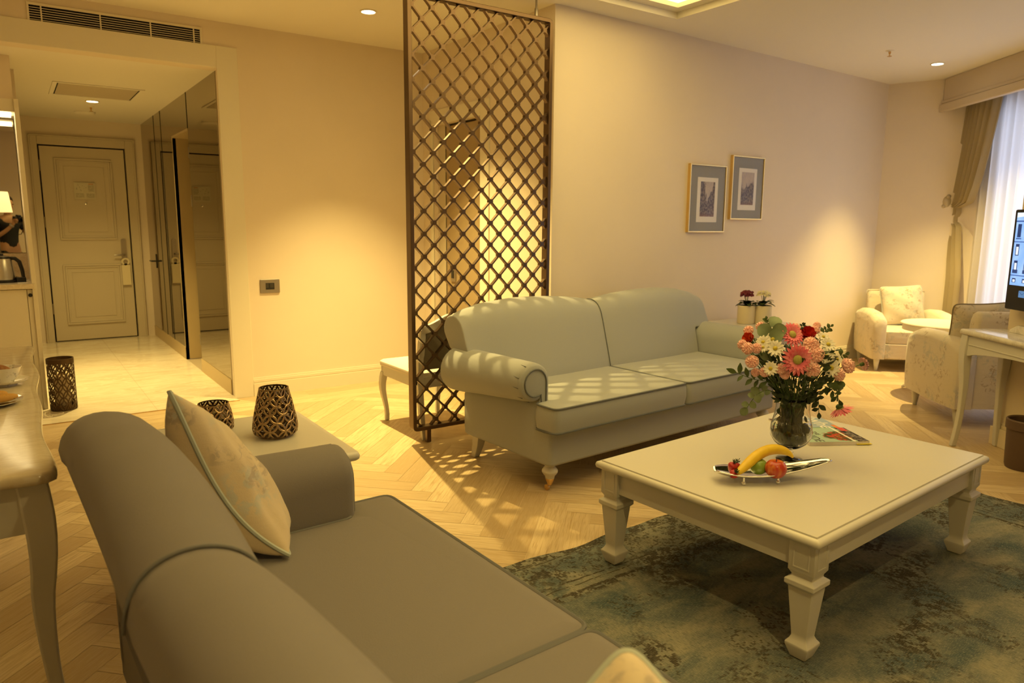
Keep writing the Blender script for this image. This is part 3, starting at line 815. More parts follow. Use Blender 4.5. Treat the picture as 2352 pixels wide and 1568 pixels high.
bm = nb(); lathe(bm, [(.012, Z1 - .005), (.012, Z1 + .05), (.007, Z1 + .06), (.007, ZC)], 12, (.12, 0)); obj('ceiling_rod', bm, nickel_m, st)

# chair behind the screen (faces the back wall)
bc = thing('side_chair', 'cream framed chair with white seat behind the metal screen', 'chair', (2.33, 4.38, 0))
def cab(bm, pts, rr): tube(bm, pts, rr, 4)
def leg4(bm, x, y, zt, zb, w0, w1, sx, sy, bow):
    secs = []
    for k in range(9):
        t = k / 8; z = zt + (zb - zt) * t; w = w0 + (w1 - w0) * min(1, t * 1.3)
        o = bow * math.sin(t * PI * 1.6) * (1 - t * .4); c_ = (x + sx * o, y + sy * o)
        secs.append([(c_[0] + a * w, c_[1] + b * w, z) for a, b in ((-1, -1), (1, -1), (1, 1), (-1, 1))])
    loft(bm, secs)
for x, s in ((-.215, -1), (.215, 1)):
    bm = nb(); leg4(bm, x, .26, .36, .002, .024, .014, s, 1, .015); obj('leg', bm, paint_m, bc, bevel=.004)
    bm = nb(); secs = []
    for z, y, w in ((.002, -.33, .014), (.15, -.30, .017), (.36, -.275, .020), (.5, -.285, .020), (.68, -.32, .019), (.73, -.325, .016)):
        secs.append([(x + a * w, y + b * w, z) for a, b in ((-1, -1), (1, -1), (1, 1), (-1, 1))])
    loft(bm, secs); obj('leg', bm, paint_m, bc, bevel=.004)
bm = nb(); 
for q in ((-.235, .235, .245, .275), (-.235, .235, -.29, -.265)): box(bm, *q, .335, .41)
for q in ((-.235, -.21, -.265, .245), (.21, .235, -.265, .245)): box(bm, *q, .335, .41)
obj('seat_rail', bm, paint_m, bc, bevel=.003)
bm = nb(); po = rounded([(-.24, -.285), (.24, -.285), (.245, .285), (-.245, .285)], .03)
loft(bm, [[(x, y, z) for x, y in inset(po, i)] for i, z in ((.0, .405), (-.004, .42), (0, .435), (.02, .447), (.08, .456), (.15, .459))]); obj('seat', bm, mat('ivory_fabric', (.74, .68, .58), .8), bc)
bm = nb(); secs = []
for k in range(33):
    u = -1 + 2 * k / 32; x = .225 * u
    zt = .755 + .065 * (math.cos(u * PI) * .5 + .5) ** 1.2
    w = .018; zb = zt - .055
    y = -.325
    secs.append([(x, y - .016, zb), (x, y + .016, zb), (x, y + .016, zt), (x, y - .016, zt)])
loft(bm, secs); obj('crest_rail', bm, paint_m, bc, bevel=.006)
bm = nb(); secs = []
for k in range(21):
    u = -1 + 2 * k / 20; x = .20 * u; zt = .72 + .05 * (math.cos(u * PI) * .5 + .5)
    secs.append([(x, -.305, .46), (x, -.29, .46), (x, -.305, zt), (x, -.332, zt)])
loft(bm, secs); obj('back_panel', bm, mat('back_cloth_shaded', (.20, .17, .12), .9), bc)  # panel cloth coloured dark for the shade it stands in

# ---------------------------------------------------------------- sofas
def sofa(name, label, m, pm, loc, rz, span=1.04):
    k = span / 1.04
    t = thing(name, label, 'sofa', loc, rz, 'roll arm sofas')
    bm = nb(); po = rounded([(-1.035 * k, -.43), (1.035 * k, -.43), (1.035 * k, .36), (-1.035 * k, .36)], .03)
    loft(bm, [[(x, y, z) for x, y in inset(po, i)] for i, z in ((.012, .152), (0, .165), (0, .33), (.012, .337))]); obj('frame', bm, m, t)
    # seat cushions (T shaped)
    for s in (-1, 1):
        po = [(0.004, -.485), (1.05 * k, -.485), (1.05 * k, -.322), (.935 * k, -.305), (.935 * k, .16), (0.004, .16)]
        if s < 0: po = [(-x, y) for x, y in po][::-1]
        po = rounded(po, .035, 4)
        bm = nb()
        loft(bm, [[(x, y, z) for x, y in inset(po, i)] for i, z in ((.01, .338), (0, .345), (-.008, .40), (-.006, .44), (0, .474), (.010, .4795), (.03, .4835), (.045, .485))])
        c_ = obj('seat_cushion', bm, m, t)
        bm = nb(); tube(bm, [(x, y, .475) for x, y in po], .006, 6, closed=True); tube(bm, [(x, y, .346) for x, y in po], .006, 6, closed=True)
        obj('piping', bm, pm, c_)
    # backrest
    def topz(a):
        xs = [0, .06, .2, .4, .6, .8, .92, 1.0]; zs = [.905, .918, .938, .953, .955, .938, .910, .878]
        for i in range(7):
            if a <= xs[i + 1]: u = (a - xs[i]) / (xs[i + 1] - xs[i]); u = u * u * (3 - 2 * u) if i in (0, 6) else u; return zs[i] + (zs[i + 1] - zs[i]) * u
        return zs[-1]
    def prof(x, sh=0):
        a = min(abs(x) / (1.10 * k), 1); T = topz(a); lowx = .93 * k
        z0 = .30 if abs(x) < lowx else .655
        bul = .03 * max(0, math.sin(PI * min(abs(x) / (.95 * k), 1))) + (.0 if abs(x) > .012 else -.004)
        fr = [(.13, .42), (.165, .55), (.20, .67), (.235, T - .12)]
        pts = []
        for i, (y, z) in enumerate(fr):
            zz = max(z, z0 + .015 * i); bb = bul * (1, 1, .9, .5)[i]
            pts.append((y - bb + max(0, zz - z) * .28, zz))
        pts += [(.255 - bul * .2, T - .065), (.285, T - .025), (.33, T - .004), (.375, T), (.42, T - .014), (.452, T - .05), (.462, T - .11), (.40, .62 if z0 < .6 else .70), (.35 if z0 < .6 else .385, z0), (.20 if z0 > .6 else .13, z0)]
        if sh:
            cy = .33; cz = .78
            pts = [(cy + (y - cy) * (1 - sh), cz + (z - cz) * (1 - sh)) for y, z in pts]
        return [(x, y, z) for y, z in pts]
    xs = [-1.10 * k + 2.2 * k * i / 72 for i in range(73)]
    xs = sorted(set([round(x, 4) for x in xs] + [-.931 * k, -.929 * k, .929 * k, .931 * k, -.01, .01, 0]))
    bm = nb(); loft(bm, [prof(-1.112 * k, .30), prof(-1.112 * k, .07), prof(-1.109 * k, .025), prof(-1.101 * k, .006)] + [prof(x) for x in xs] + [prof(1.101 * k, .006), prof(1.109 * k, .025), prof(1.112 * k, .07), prof(1.112 * k, .30)])
    bk_ = obj('backrest', bm, m, t, sub=1)
    bm = nb(); pts = [(0, y - .003 if i < 5 else y, z + (.003 if i >= 5 else 0)) for i, (x, y, z) in enumerate(prof(0)[:11])]
    for _ in range(2): pts = [pts[0]] + [tuple(Vector(a) * w_ + Vector(b_) * (1 - w_)) for a, b_ in zip(pts, pts[1:]) for w_ in (.75, .25)] + [pts[-1]]
    tube(bm, pts, .0032, 6); obj('seam_piping', bm, pm, bk_)
    # arms
    for s in (-1, 1):
        def aprof(y, r_, cz, ins=0):
            cxa = .945 * k + r_; pts = [(.945 * k + ins, .20), (.945 * k + ins, cz)]
            for a in range(165, -121, -15):
                pts.append((cxa + (r_ - ins) * math.cos(R(a)), cz + (r_ - ins) * math.sin(R(a))))
            pts += [(1.036 * k - ins, cz - r_ - .03), (1.036 * k - ins, .20)]
            return [(s * x, y, z) for x, z in pts]
        secs = [aprof(-.322, .103, .585, .03), aprof(-.318, .103, .585, .012), aprof(-.308, .103, .585, .003), aprof(-.29, .104, .585), aprof(-.1, .112, .578), aprof(.1, .12, .57), aprof(.26, .128, .562), aprof(.345, .13, .56), aprof(.36, .13, .56, .02)]
        bm = nb(); loft(bm, secs if s > 0 else [x[::-1] for x in secs])
        ar = obj('armrest', bm, m, t, angle=50)
        bm = nb(); tube(bm, [(p[0], -.3235, p[2]) for p in aprof(0, .103, .585, .03)], .0045, 6)
        obj('piping', bm, pm, ar)
        # pleats where the roll meets the front panel
        for a in (20, -10, -45, -75, 60):
            bm = nb()
            c0 = .945 * k + .103
            tube(bm, [(s * (c0 + .1045 * math.cos(R(a))), -.305, .585 + .1045 * math.sin(R(a))), (s * (c0 + .106 * math.cos(R(a + 3))), -.26, .585 + .106 * math.sin(R(a + 3)))], [.0022, .0006], 5)
            obj('pleat', bm, pm, ar)
    # legs
    for s in (-1, 1):
        bm = nb(); lathe(bm, [(.032, .158), (.034, .150), (.026, .142), (.030, .136), (.043, .118), (.043, .108), (.034, .094), (.027, .088), (.024, .07)], 20, (s * .985 * k, -.375))
        lg = obj('leg', bm, paint_m, t)
        bm = nb(); lathe(bm, [(.025, .075), (.024, .068), (.013, .040), (.009, .034)], 16, (s * .985 * k, -.375))
        tube(bm, [(s * .985 * k, -.375, .036), (s * .985 * k, -.360, .030), (s * .985 * k, -.352, .018)], .005, 6)
        w_ = []
        for q in range(2):
            w_.append([(s * .985 * k - .006 + .012 * q, -.355 + .016 * math.cos(2 * PI * i / 14), .0165 + .016 * math.sin(2 * PI * i / 14)) for i in range(14)])
        loft(bm, w_); obj('caster', bm, brass_m, lg, label='brass caster')
        bm = nb(); loft(bm, [[(s * .965 * k + a * w, y + b * w, z) for a, b in ((-1, -1), (1, -1), (1, 1), (-1, 1))] for w, y, z in ((.032, .29, .158), (.026, .305, .08), (.019, .335, .001))]); obj('leg', bm, paint_m, t, bevel=.003)
    bm = nb(); loft(bm, [[(a * w, .05 + b * w, z) for a, b in ((-1, -1), (1, -1), (1, 1), (-1, 1))] for w, z in ((.028, .158), (.020, .001))]); obj('leg', bm, paint_m, t, bevel=.003)
    return t
sofa('sofa', 'pale sage two cushion roll arm sofa against the picture wall', sofa_m, pipe_m, (3.205, 3.310, 0), R(3.6))
sofa('sofa', 'shade-darkened sage roll arm sofa in the foreground seen over its back', sofa2_m, pipe2_m, (.548, 1.14, 0), R(92.0), 1.01)

# ---------------------------------------------------------------- cushions
def cushion(name, label, s, th, M, m=damask_m, pm=cpipe_m, group='damask cushions', s2=None):
    t = thing(name, label, 'cushion', (0, 0, 0), 0, group); t.matrix_world = M
    n = 26; h = s / 2; h2 = (s2 or s) / 2
    def outl(u, v):
        k = 1 - .075 * (u * u * v * v) ** 4
        return (h * u * (1 - .07 * (1 - v * v)) * k, h2 * v * (1 - .07 * (1 - u * u)) * k)
    def H(u, v):
        e = max(0, (1 - u * u) * (1 - v * v)); return th / 2 * e ** .42
    bm = nb(); grid = {}
    for side in (1, -1):
        for i in range(n + 1):
            for j in range(n + 1):
                u = math.sin((-1 + 2 * i / n) * PI / 2); v = math.sin((-1 + 2 * j / n) * PI / 2)
                x, y = outl(u, v); z = H(u, v)
                z += .006 * math.sin(5 * u + 3 * v * side) * math.sin(4 * v + 1) * min(1, z / (th * .3))
                edge = i in (0, n) or j in (0, n)
                key = (i, j, 0 if edge else side)
                if key not in grid: grid[key] = bm.verts.new((x, y, 0 if edge else side * z))
        for i in range(n):
            for j in range(n):
                q = []
                for a, b in ((i, j), (i + 1, j), (i + 1, j + 1), (i, j + 1)):
                    e = a in (0, n) or b in (0, n); q.append(grid[(a, b, 0 if e else side)])
                bm.faces.new(q if side > 0 else q[::-1])
    obj('cover', bm, m, t, angle=0)
    ring = []
    for k in range(40): ring.append((-1 + 2 * k / 40, -1))
    for k in range(40): ring.append((1, -1 + 2 * k / 40))
    for k in range(40): ring.append((1 - 2 * k / 40, 1))
    for k in range(40): ring.append((-1, 1 - 2 * k / 40))
    bm = nb(); tube(bm, [(*outl(u, v), 0) for u, v in ring], .0062, 6, closed=True); obj('piping', bm, pm, t)
    return t
def frame_M(o, ex, ey):
    ex = Vector(ex).normalized(); ey = Vector(ey); ey = (ey - ex * ey.dot(ex)).normalized(); ez = ex.cross(ey)
    return Matrix(((ex.x, ey.x, ez.x, o[0]), (ex.y, ey.y, ez.y, o[1]), (ex.z, ey.z, ez.z, o[2]), (0, 0, 0, 1)))
# far cushion on the near sofa: near edge from top corner (.33,2.02,.95) to bottom corner (.56,1.86,.50)
def soft_quad(name, label, T, B, B2, T2, th, m=damask_m, pm=cpipe_m, group='damask cushions'):
    """a cushion pressed out of square: its four corners are given, T-B is its near seam"""
    T, B, B2, T2 = (Vector(q) for q in (T, B, B2, T2)); ctr = (T + B + B2 + T2) / 4
    nrm = (B2 - T).cross(T2 - B).normalized()
    t = thing(name, label, 'cushion', ctr, 0, group); n = 30
    def base(u, v):
        u_ = u * (1 - .06 * (1 - v * v)); v_ = v * (1 - .10 * (1 - u * u)); a, b_ = (u_ + 1) / 2, (v_ + 1) / 2
        return (T * (1 - a) + B * a) * (1 - b_) + (T2 * (1 - a) + B2 * a) * b_ - ctr + Vector((-.045, .02, -.02)) * (1 - u * u) * (1 + .55 * u) * (1 - b_) ** 1.5
    bm = nb(); grid = {}
    for side in (1, -1):
        for i in range(n + 1):
            for j in range(n + 1):
                u = math.sin((-1 + 2 * i / n) * PI / 2); v = math.sin((-1 + 2 * j / n) * PI / 2)
                e = max(0, (1 - u * u) * (1 - v * v)); z = th / 2 * e ** .45
                z += .007 * math.sin(7 * u + 3 * v * side) * math.sin(5 * v + 1) * min(1, z / (th * .3)) + .004 * math.sin(16 * v + 5 * u) * (1 - abs(u)) ** .5 * min(1, z / (th * .2))
                edge = i in (0, n) or j in (0, n); key = (i, j, 0 if edge else side)
                if key not in grid: grid[key] = bm.verts.new(base(u, v) + (Vector() if edge else nrm * (side * z * (1.25 if side < 0 else .8))))
        for i in range(n):
            for j in range(n):
                q = []
                for a, b_ in ((i, j), (i + 1, j), (i + 1, j + 1), (i, j + 1)):
                    e = a in (0, n) or b_ in (0, n); q.append(grid[(a, b_, 0 if e else side)])
                bm.faces.new(q if side > 0 else q[::-1])
    obj('cover', bm, m, t, angle=0)
    ring = [(-1 + k / 20, -1) for k in range(40)] + [(1, -1 + k / 20) for k in range(40)] + [(1 - k / 20, 1) for k in range(40)] + [(-1, 1 - k / 20) for k in range(40)]
    bm = nb(); tube(bm, [base(u, v) for u, v in ring], .0062, 6, closed=True); obj('piping', bm, pm, t)
    return t
soft_quad('cushion', 'gold beige floral cushion standing on the foreground sofa by its far arm', (.298, 1.955, .975), (.556, 1.865, .498), (.60, 2.05, .50), (.42, 2.16, .78), .21)
_T = Vector((.592, .610, .872)); _hf = Vector((.57, .82, 0)); _L = (Vector((-.623, .433, -.58)) - _hf * .42).normalized(); _R = (Vector((.64, -.445, -.55)) - _hf * .42).normalized()
cushion('cushion', 'floral cushion corner poking up at the bottom edge, nearest the camera', .36, .15, frame_M(_T + (_L + _R) * .18, _L, _R))

# ---------------------------------------------------------------- tables
ct = thing('coffee_table', 'large cream square coffee table with vase and fruit on the rug', 'coffee table', (2.622, 1.690, .007), R(3.6))
HX, HY, ZT = .695, .487, .441
bm = nb(); po = rounded([(-HX, -HY), (HX, -HY), (HX, HY), (-HX, HY)], .012, 3)
loft(bm, [[(x, y, z) for x, y in inset(po, i)] for i, z in ((.012, ZT - .034), (.003, ZT - .030), (-.001, ZT - .020), (.003, ZT - .009), (.011, ZT - .005), (.017, ZT - .004), (.018, ZT - .006), (.0205, ZT - .006), (.0215, ZT), (.03, ZT))])
obj('tabletop', bm, paint_m, ct, angle=50)
bm = nb(); e = .034
for q in ((-HX + e, HX - e, -HY + e, -HY + e + .022), (-HX + e, HX - e, HY - e - .022, HY - e), (-HX + e, -HX + e + .022, -HY + e, HY - e), (HX - e - .022, HX - e, -HY + e, HY - e)): box(bm, *q, ZT - .125, ZT - .034)
obj('apron', bm, paint_m, ct, smooth=False)
for sx in (-1, 1):
    for sy in (-1, 1):
        c_ = (sx * (HX - .066), sy * (HY - .066)); bm = nb()
        sqlathe(bm, [(.045, ZT - .034), (.045, ZT - .135), (.042, ZT - .140), (.036, ZT - .150), (.036, ZT - .158), (.051, ZT - .168), (.051, ZT - .184), (.041, ZT - .194), (.041, ZT - .200), (.027, .085), (.0265, .075), (.031, .064), (.040, .052), (.040, .044), (.026, .002)], c_)
        lg = obj('leg', bm, paint_m, ct, bevel=.0018)
        bm = nb()
        for ax in (0, 1):
            for wd in (-1, 1):
                for q in ((-.028, .028, -.122, -.118), (-.028, -.024, -.118, -.045), (.024, .028, -.118, -.045)):
                    if ax == 0: y = c_[1] + wd * .0455; box(bm, c_[0] + q[0], c_[0] + q[1], y - .0015, y + .0015, ZT + q[2], ZT + q[3])
                    else: x = c_[0] + wd * .0455; box(bm, x - .0015, x + .0015, c_[1] + q[0], c_[1] + q[1], ZT + q[2], ZT + q[3])
        obj('panel_moulding', bm, paint_m, lg, smooth=False)

def side_table(label, loc, wx, wy, zt):
    t = thing('side_table', label, 'side table', loc, 0, 'cream side tables')
    bm = nb(); po = rounded([(-wx, -wy), (wx, -wy), (wx, wy), (-wx, wy)], .03, 4)
    loft(bm, [[(x, y, z) for x, y in inset(po, i)] for i, z in ((.010, zt - .034), (.001, zt - .028), (-.001, zt - .018), (.004, zt - .006), (.012, zt), (.03, zt))]); obj('tabletop', bm, paint_m, t, angle=50)
    bm = nb(); e = .05
    for q in ((-wx + e, wx - e, -wy + e, -wy + e + .02), (-wx + e, wx - e, wy - e - .02, wy - e), (-wx + e, -wx + e + .02, -wy + e, wy - e), (wx - e - .02, wx - e, -wy + e, wy - e)): box(bm, *q, zt - .13, zt - .034)
    obj('apron', bm, paint_m, t, smooth=False)
    for sx in (-1, 1):
        for sy in (-1, 1):
            c_ = (sx * (wx - .08), sy * (wy - .08)); bm = nb()
            sqlathe(bm, [(.038, zt - .034), (.038, zt - .14), (.031, zt - .15), (.043, zt - .165), (.043, zt - .18), (.034, zt - .19), (.022, .085), (.034, .055), (.034, .046), (.022, .001)], c_); obj('leg', bm, paint_m, t, bevel=.002)
    return t
side_table('cream side table with two lanterns beyond the foreground sofa arm', (.68, 2.83, 0), .34, .375, .55)
side_table('cream side table with a flower planter right of the sage sofa', (4.93, 3.66, 0), .42, .38, .60)

# marble desk at the left edge
dk = thing('writing_desk', 'marble topped desk with wavy front at the left edge', 'desk', (0, 0, 0))
edge = []
for k in range(41):
    y = 2.14 + (4.34 - 2.14) * k / 40; u = k / 40
    x = .052 - .016 * (1 - math.cos(u * 2 * PI * 3.0)) / 2 - .012 * math.exp(-((u - .30) / .12) ** 2)
    edge.append((x, y))
po = rounded([(-.58, 2.14), (.045, 2.14)], .0) if False else [(-.58, 2.13), (-.1, 2.105), (.0, 2.095), (.03, 2.10), (.048, 2.118)] + edge[1:-1] + [(.055, 4.34), (.045, 4.36), (.02, 4.37), (-.58, 4.37)]
bm = nb(); loft(bm, [[(x, y, z) for x, y in inset(po, i)] for i, z in ((.012, .738), (.003, .742), (0, .752), (.003, .764), (.010, .769), (.02, .77))]); obj('marble_top', bm, top_m, dk, angle=60)
bm = nb()
for q in ((-.55, .008, 2.16, 2.185), (-.55, .008, 4.30, 4.325), (-.012, .012, 2.16, 4.32), (-.56, -.54, 2.16, 4.32)): box(bm, *q, .595, .738)
obj('apron', bm, paint_m, dk, bevel=.003)
for x, y, sx, sy in ((-.01, 2.185, 1, -1), (-.01, 3.22, 1, 0), (-.01, 4.29, 1, 1), (-.53, 2.185, -1, -1), (-.53, 4.29, -1, 1)):
    bm = nb(); secs = []
    for k in range(15):
        u = k / 14; z = .738 - .736 * u; w = .036 - .018 * min(1, max(0, (u - .15) / .6)); w = w if u < .9 else w + .004
        o = .012 * math.sin(min(u / .45, 1) * PI) + (.0 if u < .5 else .028 * ((u - .5) / .5) ** 2)
        secs.append([(x + sx * o + a * w, y + sy * o * .6 + b * w, z) for a, b in ((-1, -1), (1, -1), (1, 1), (-1, 1))])
    loft(bm, secs); obj('leg', bm, paint_m, dk, bevel=.006)
bm = nb(); lathe(bm, [(.008, 0), (.012, .006), (.010, .014), (.002, .018)], 12); xf(bm, bm.verts, Matrix.Translation((.012, 2.72, .66)) @ Matrix.Rotation(R(90), 4, 'Y')); obj('drawer_knob', bm, brass_m, dk)
# cup, saucer, cookies on the desk
cup_floral = mat('floral_porcelain', (.84, .81, .73), .2, coat=.3, noise=(55, (.45, .42, .36), .60, .70, 3))
tc_ = thing('saucer', 'white floral porcelain saucer under the cup on the marble desk', 'saucer', (-.06, 3.34, .770))
bm = nb(); lathe(bm, [(.035, 0), (.036, .006), (.066, .014), (.076, .022), (.0765, .0235), (.066, .0165), (.03, .009)], 32); obj('dish', bm, cup_floral, tc_)
cp = thing('teacup', 'white floral porcelain cup holding a brown biscuit on the marble desk', 'cup', (-.06, 3.34, .779))
bm = nb(); lathe(bm, [(.024, 0), (.026, .006), (.028, .010), (.042, .03), (.050, .052), (.054, .062), (.0525, .062), (.048, .052), (.038, .028), (.01, .014)], 32); obj('bowl', bm, cup_floral, cp)
bm = nb(); tube(bm, [(-.05 - .02 * math.sin(t * PI / 8), .0, .018 + .034 * t / 8) for t in range(9)], .004, 6); obj('handle', bm, white_m, cp)
bis_m = mat('biscuit_brown', (.25, .10, .03), .7, noise=(60, (.40, .20, .06), .4, .7))
bm = nb(); sphere(bm, (0, 0, 0), .03, 14, 8, (1.2, .8, .55)); o_ = obj('biscuit', bm, bis_m); o_.location = (-.066, 3.345, .83); o_.rotation_euler = (.3, .5, .4); tag(o_, 'brown biscuit sitting in the floral teacup', 'biscuit')
pl_ = thing('pastry_plate', 'silver plate of seeded pastries at the left edge', 'plate', (-.115, 3.0, .770))
bm = nb(); lathe(bm, [(.06, 0), (.075, .004), (.105, .014), (.1055, .0155), (.07, .008), (.02, .006)], 36); obj('dish', bm, chrome_m, pl_)
past_m = mat('seeded_pastry', (.55, .30, .06), .6, noise=(120, (.03, .02, .01), .66, .70, 2))
for i, (x, y, z, a) in enumerate(((-.075, 2.985, .793, .25), (-.10, 3.02, .798, .55), (-.14, 2.98, .793, .05))):
    bm = nb(); sphere(bm, (0, 0, 0), .018, 14, 8, (3.0, 1.05, .85)); o_ = obj('pastry', bm, past_m); o_.location = (x, y, z); o_.rotation_euler = (0, 0, a)
    tag(o_, ('seeded golden pastry at the right rim of the silver plate', 'plain golden pastry lying at the back of the silver plate', 'golden pastry furthest left on the silver plate')[i], 'pastry', 'pastries on the plate')

# ---------------------------------------------------------------- lanterns
lan_m = mat('antique_bronze', (.40, .28, .16), .27, .95)
mesh_m = bpy.data.materials.new('wire_mesh'); mesh_m.use_nodes = True
g = G(mesh_m); b = g.b; b.inputs['Base Color'].default_value = (.07, .045, .025, 1); b.inputs['Metallic'].default_value = .8; b.inputs['Roughness'].default_value = .5
uvv = g.xyz(g.tc.outputs['UV'])
def wire(c, k): return g.math('GREATER_THAN', g.math('FRACT', g.math('MULTIPLY', c, k)), .42)
g.put(b.inputs['Alpha'], g.math('MAXIMUM', g.math('SUBTRACT', 1.0, wire(uvv[0], 90)), g.math('SUBTRACT', 1.0, wire(uvv[1], 26))))

def pierced(bm, rad, H, z0, N, rows, wdt, thick=.0012, shear=0, seg=28):
    """interlocking ring lattice wrapped on the surface of revolution rad(v)"""
    def P(u, v, o=0):
        v_ = min(max(v, 0), 1); r_ = rad(v_) + o; a = 2 * PI * u
        return (r_ * math.cos(a), r_ * math.sin(a), z0 + H * v_)
    rv = 1.0 / rows
    for j in range(-1, 2 * rows + 2):
        for i in range(N):
            cu = (i + (.5 if j % 2 else 0)) / N; cv = j * rv / 2
            au, av = .5 / N * 1.0, rv / 2
            pts_o, pts_i = [], []
            for k in range(seg + 1):
                a = 2 * PI * k / seg
                uo, vo = cu + au * (1 + wdt) * math.cos(a), cv + av * (1 + wdt) * math.sin(a)
                ui, vi = cu + au * (1 - wdt) * math.cos(a), cv + av * (1 - wdt) * math.sin(a)
                pts_o.append((uo, vo)); pts_i.append((ui, vi))
            for k in range(seg):
                vs_ = [pts_o[k][1], pts_o[k + 1][1], pts_i[k][1], pts_i[k + 1][1]]
                if max(vs_) < 0 or min(vs_) > 1: continue
                f = [P(*pts_o[k]), P(*pts_o[k + 1]), P(*pts_i[k + 1]), P(*pts_i[k])]
                bm.faces.new([bm.verts.new(p) for p in f])
def solidify(o, t):
    m_ = o.modifiers.new('solid', 'SOLIDIFY'); m_.thickness = t; m_.offset = 0
def lantern(label, loc, prof, H, N, rows, wdt, rim, lining=True, m=lan_m):
    t = thing('lantern', label, 'lantern', loc, 0, 'pierced metal lanterns')
    def rad(v):
        for (v0, r0), (v1, r1) in zip(prof, prof[1:]):
            if v <= v1: return r0 + (r1 - r0) * (v - v0) / (v1 - v0)
        return prof[-1][1]
    bm = nb(); pierced(bm, rad, H, .004, N, rows, wdt)
    bmesh.ops.remove_doubles(bm, verts=bm.verts, dist=2e-5)
    o = obj('pierced_shell', bm, m, t, angle=0); solidify(o, .0016)
    if lining:
        bm = nb(); uvl = bm.loops.layers.uv.new('UVMap'); nU = 48
        vs = [(v, rad(v) - .004) for v in [k / 14 for k in range(15)]]
        for (v0, r0), (v1, r1) in zip(vs, vs[1:]):
            for i in range(nU):
                a, c_ = 2 * PI * i / nU, 2 * PI * (i + 1) / nU
                f = bm.faces.new([bm.verts.new(p) for p in ((r0 * math.cos(a), r0 * math.sin(a), .004 + H * v0), (r0 * math.cos(c_), r0 * math.sin(c_), .004 + H * v0), (r1 * math.cos(c_), r1 * math.sin(c_), .004 + H * v1), (r1 * math.cos(a), r1 * math.sin(a), .004 + H * v1))])
                for lp_, q in zip(f.loops, ((i, v0), (i + 1, v0), (i + 1, v1), (i, v1))): lp_[uvl].uv = (q[0] / nU, q[1])
        obj('mesh_lining', bm, mesh_m, t, angle=0)
    bm = nb(); r_ = rad(0); lathe(bm, [(r_ * .98, 0), (r_ * .98, rim[0]), (r_ * .93, rim[0]), (r_ * .93, .004)], 40); obj('base_rim', bm, m, t)
    bm = nb(); r_ = rad(1); z = H + .004
    lathe(bm, [(r_ + .002, z - rim[1]), (r_ + .002, z), (r_ - .002, z), (r_ - .002, z - rim[1])], 40, cap=False); obj('top_rim', bm, m, t)
    return t
lantern('large tapered pierced bronze lantern on the side table', (.815, 2.845, .55), [(0, .062), (.06, .084), (.16, .0885), (.35, .084), (.75, .068), (.95, .058), (1, .056)], .195, 9, 3, .13, (.006, .004))
lantern('smaller round pierced bronze lantern on the side table behind the cushion', (.625, 3.04, .55), [(0, .058), (.08, .074), (.35, .0745), (.7, .068), (.93, .060), (1, .058)], .115, 9, 2, .13, (.006, .004))
lan2_m = mat('dark_bronze', (.10, .065, .035), .45, .8)
lt = lantern('tall cylindrical pierced dark bronze lantern on the marble hall floor', (.225, 6.23, .002), [(0, .088), (1, .088)], .385, 10, 4, .13, (.04, .035), False, lan2_m)
bm = nb(); lathe(bm, [(.05, .004), (.05, .26), (.045, .262), (.045, .01)], 28); obj('inner_glass', bm, mat('frosted_cup', (.7, .58, .4), .5), lt)

# ---------------------------------------------------------------- rug
RX, RY = 1.75, 1.36
bm = nb(); nx, ny = 90, 70
vs = {}
for i in range(nx + 1):
    for j in range(ny + 1):
        u = -1 + 2 * i / nx; v = -1 + 2 * j / ny
        ex = .012 * math.sin(v * 11) + .008 * math.sin(v * 23 + 1); ey = .012 * math.sin(u * 13 + 2) + .008 * math.sin(u * 29)
        vs[i, j] = bm.verts.new((RX * u + ex * (abs(u) ** 8) * (1 if u > 0 else -1), RY * v + ey * (abs(v) ** 8), .006 + .0006 * math.sin(u * 40) * math.sin(v * 33)))
for i in range(nx):
    for j in range(ny): bm.faces.new((vs[i, j], vs[i + 1, j], vs[i + 1, j + 1], vs[i, j + 1]))
ret = bmesh.ops.extrude_face_region(bm, geom=bm.faces[:])
for v in [x for x in ret['geom'] if isinstance(x, bmesh.types.BMVert)]: v.co.z = .0012
rg = obj('rug', bm, rug_mat(RX, RY), angle=50); rg.location = (2.40, .925, 0)
tag(rg, 'faded blue grey patterned rug under the coffee table', 'rug')

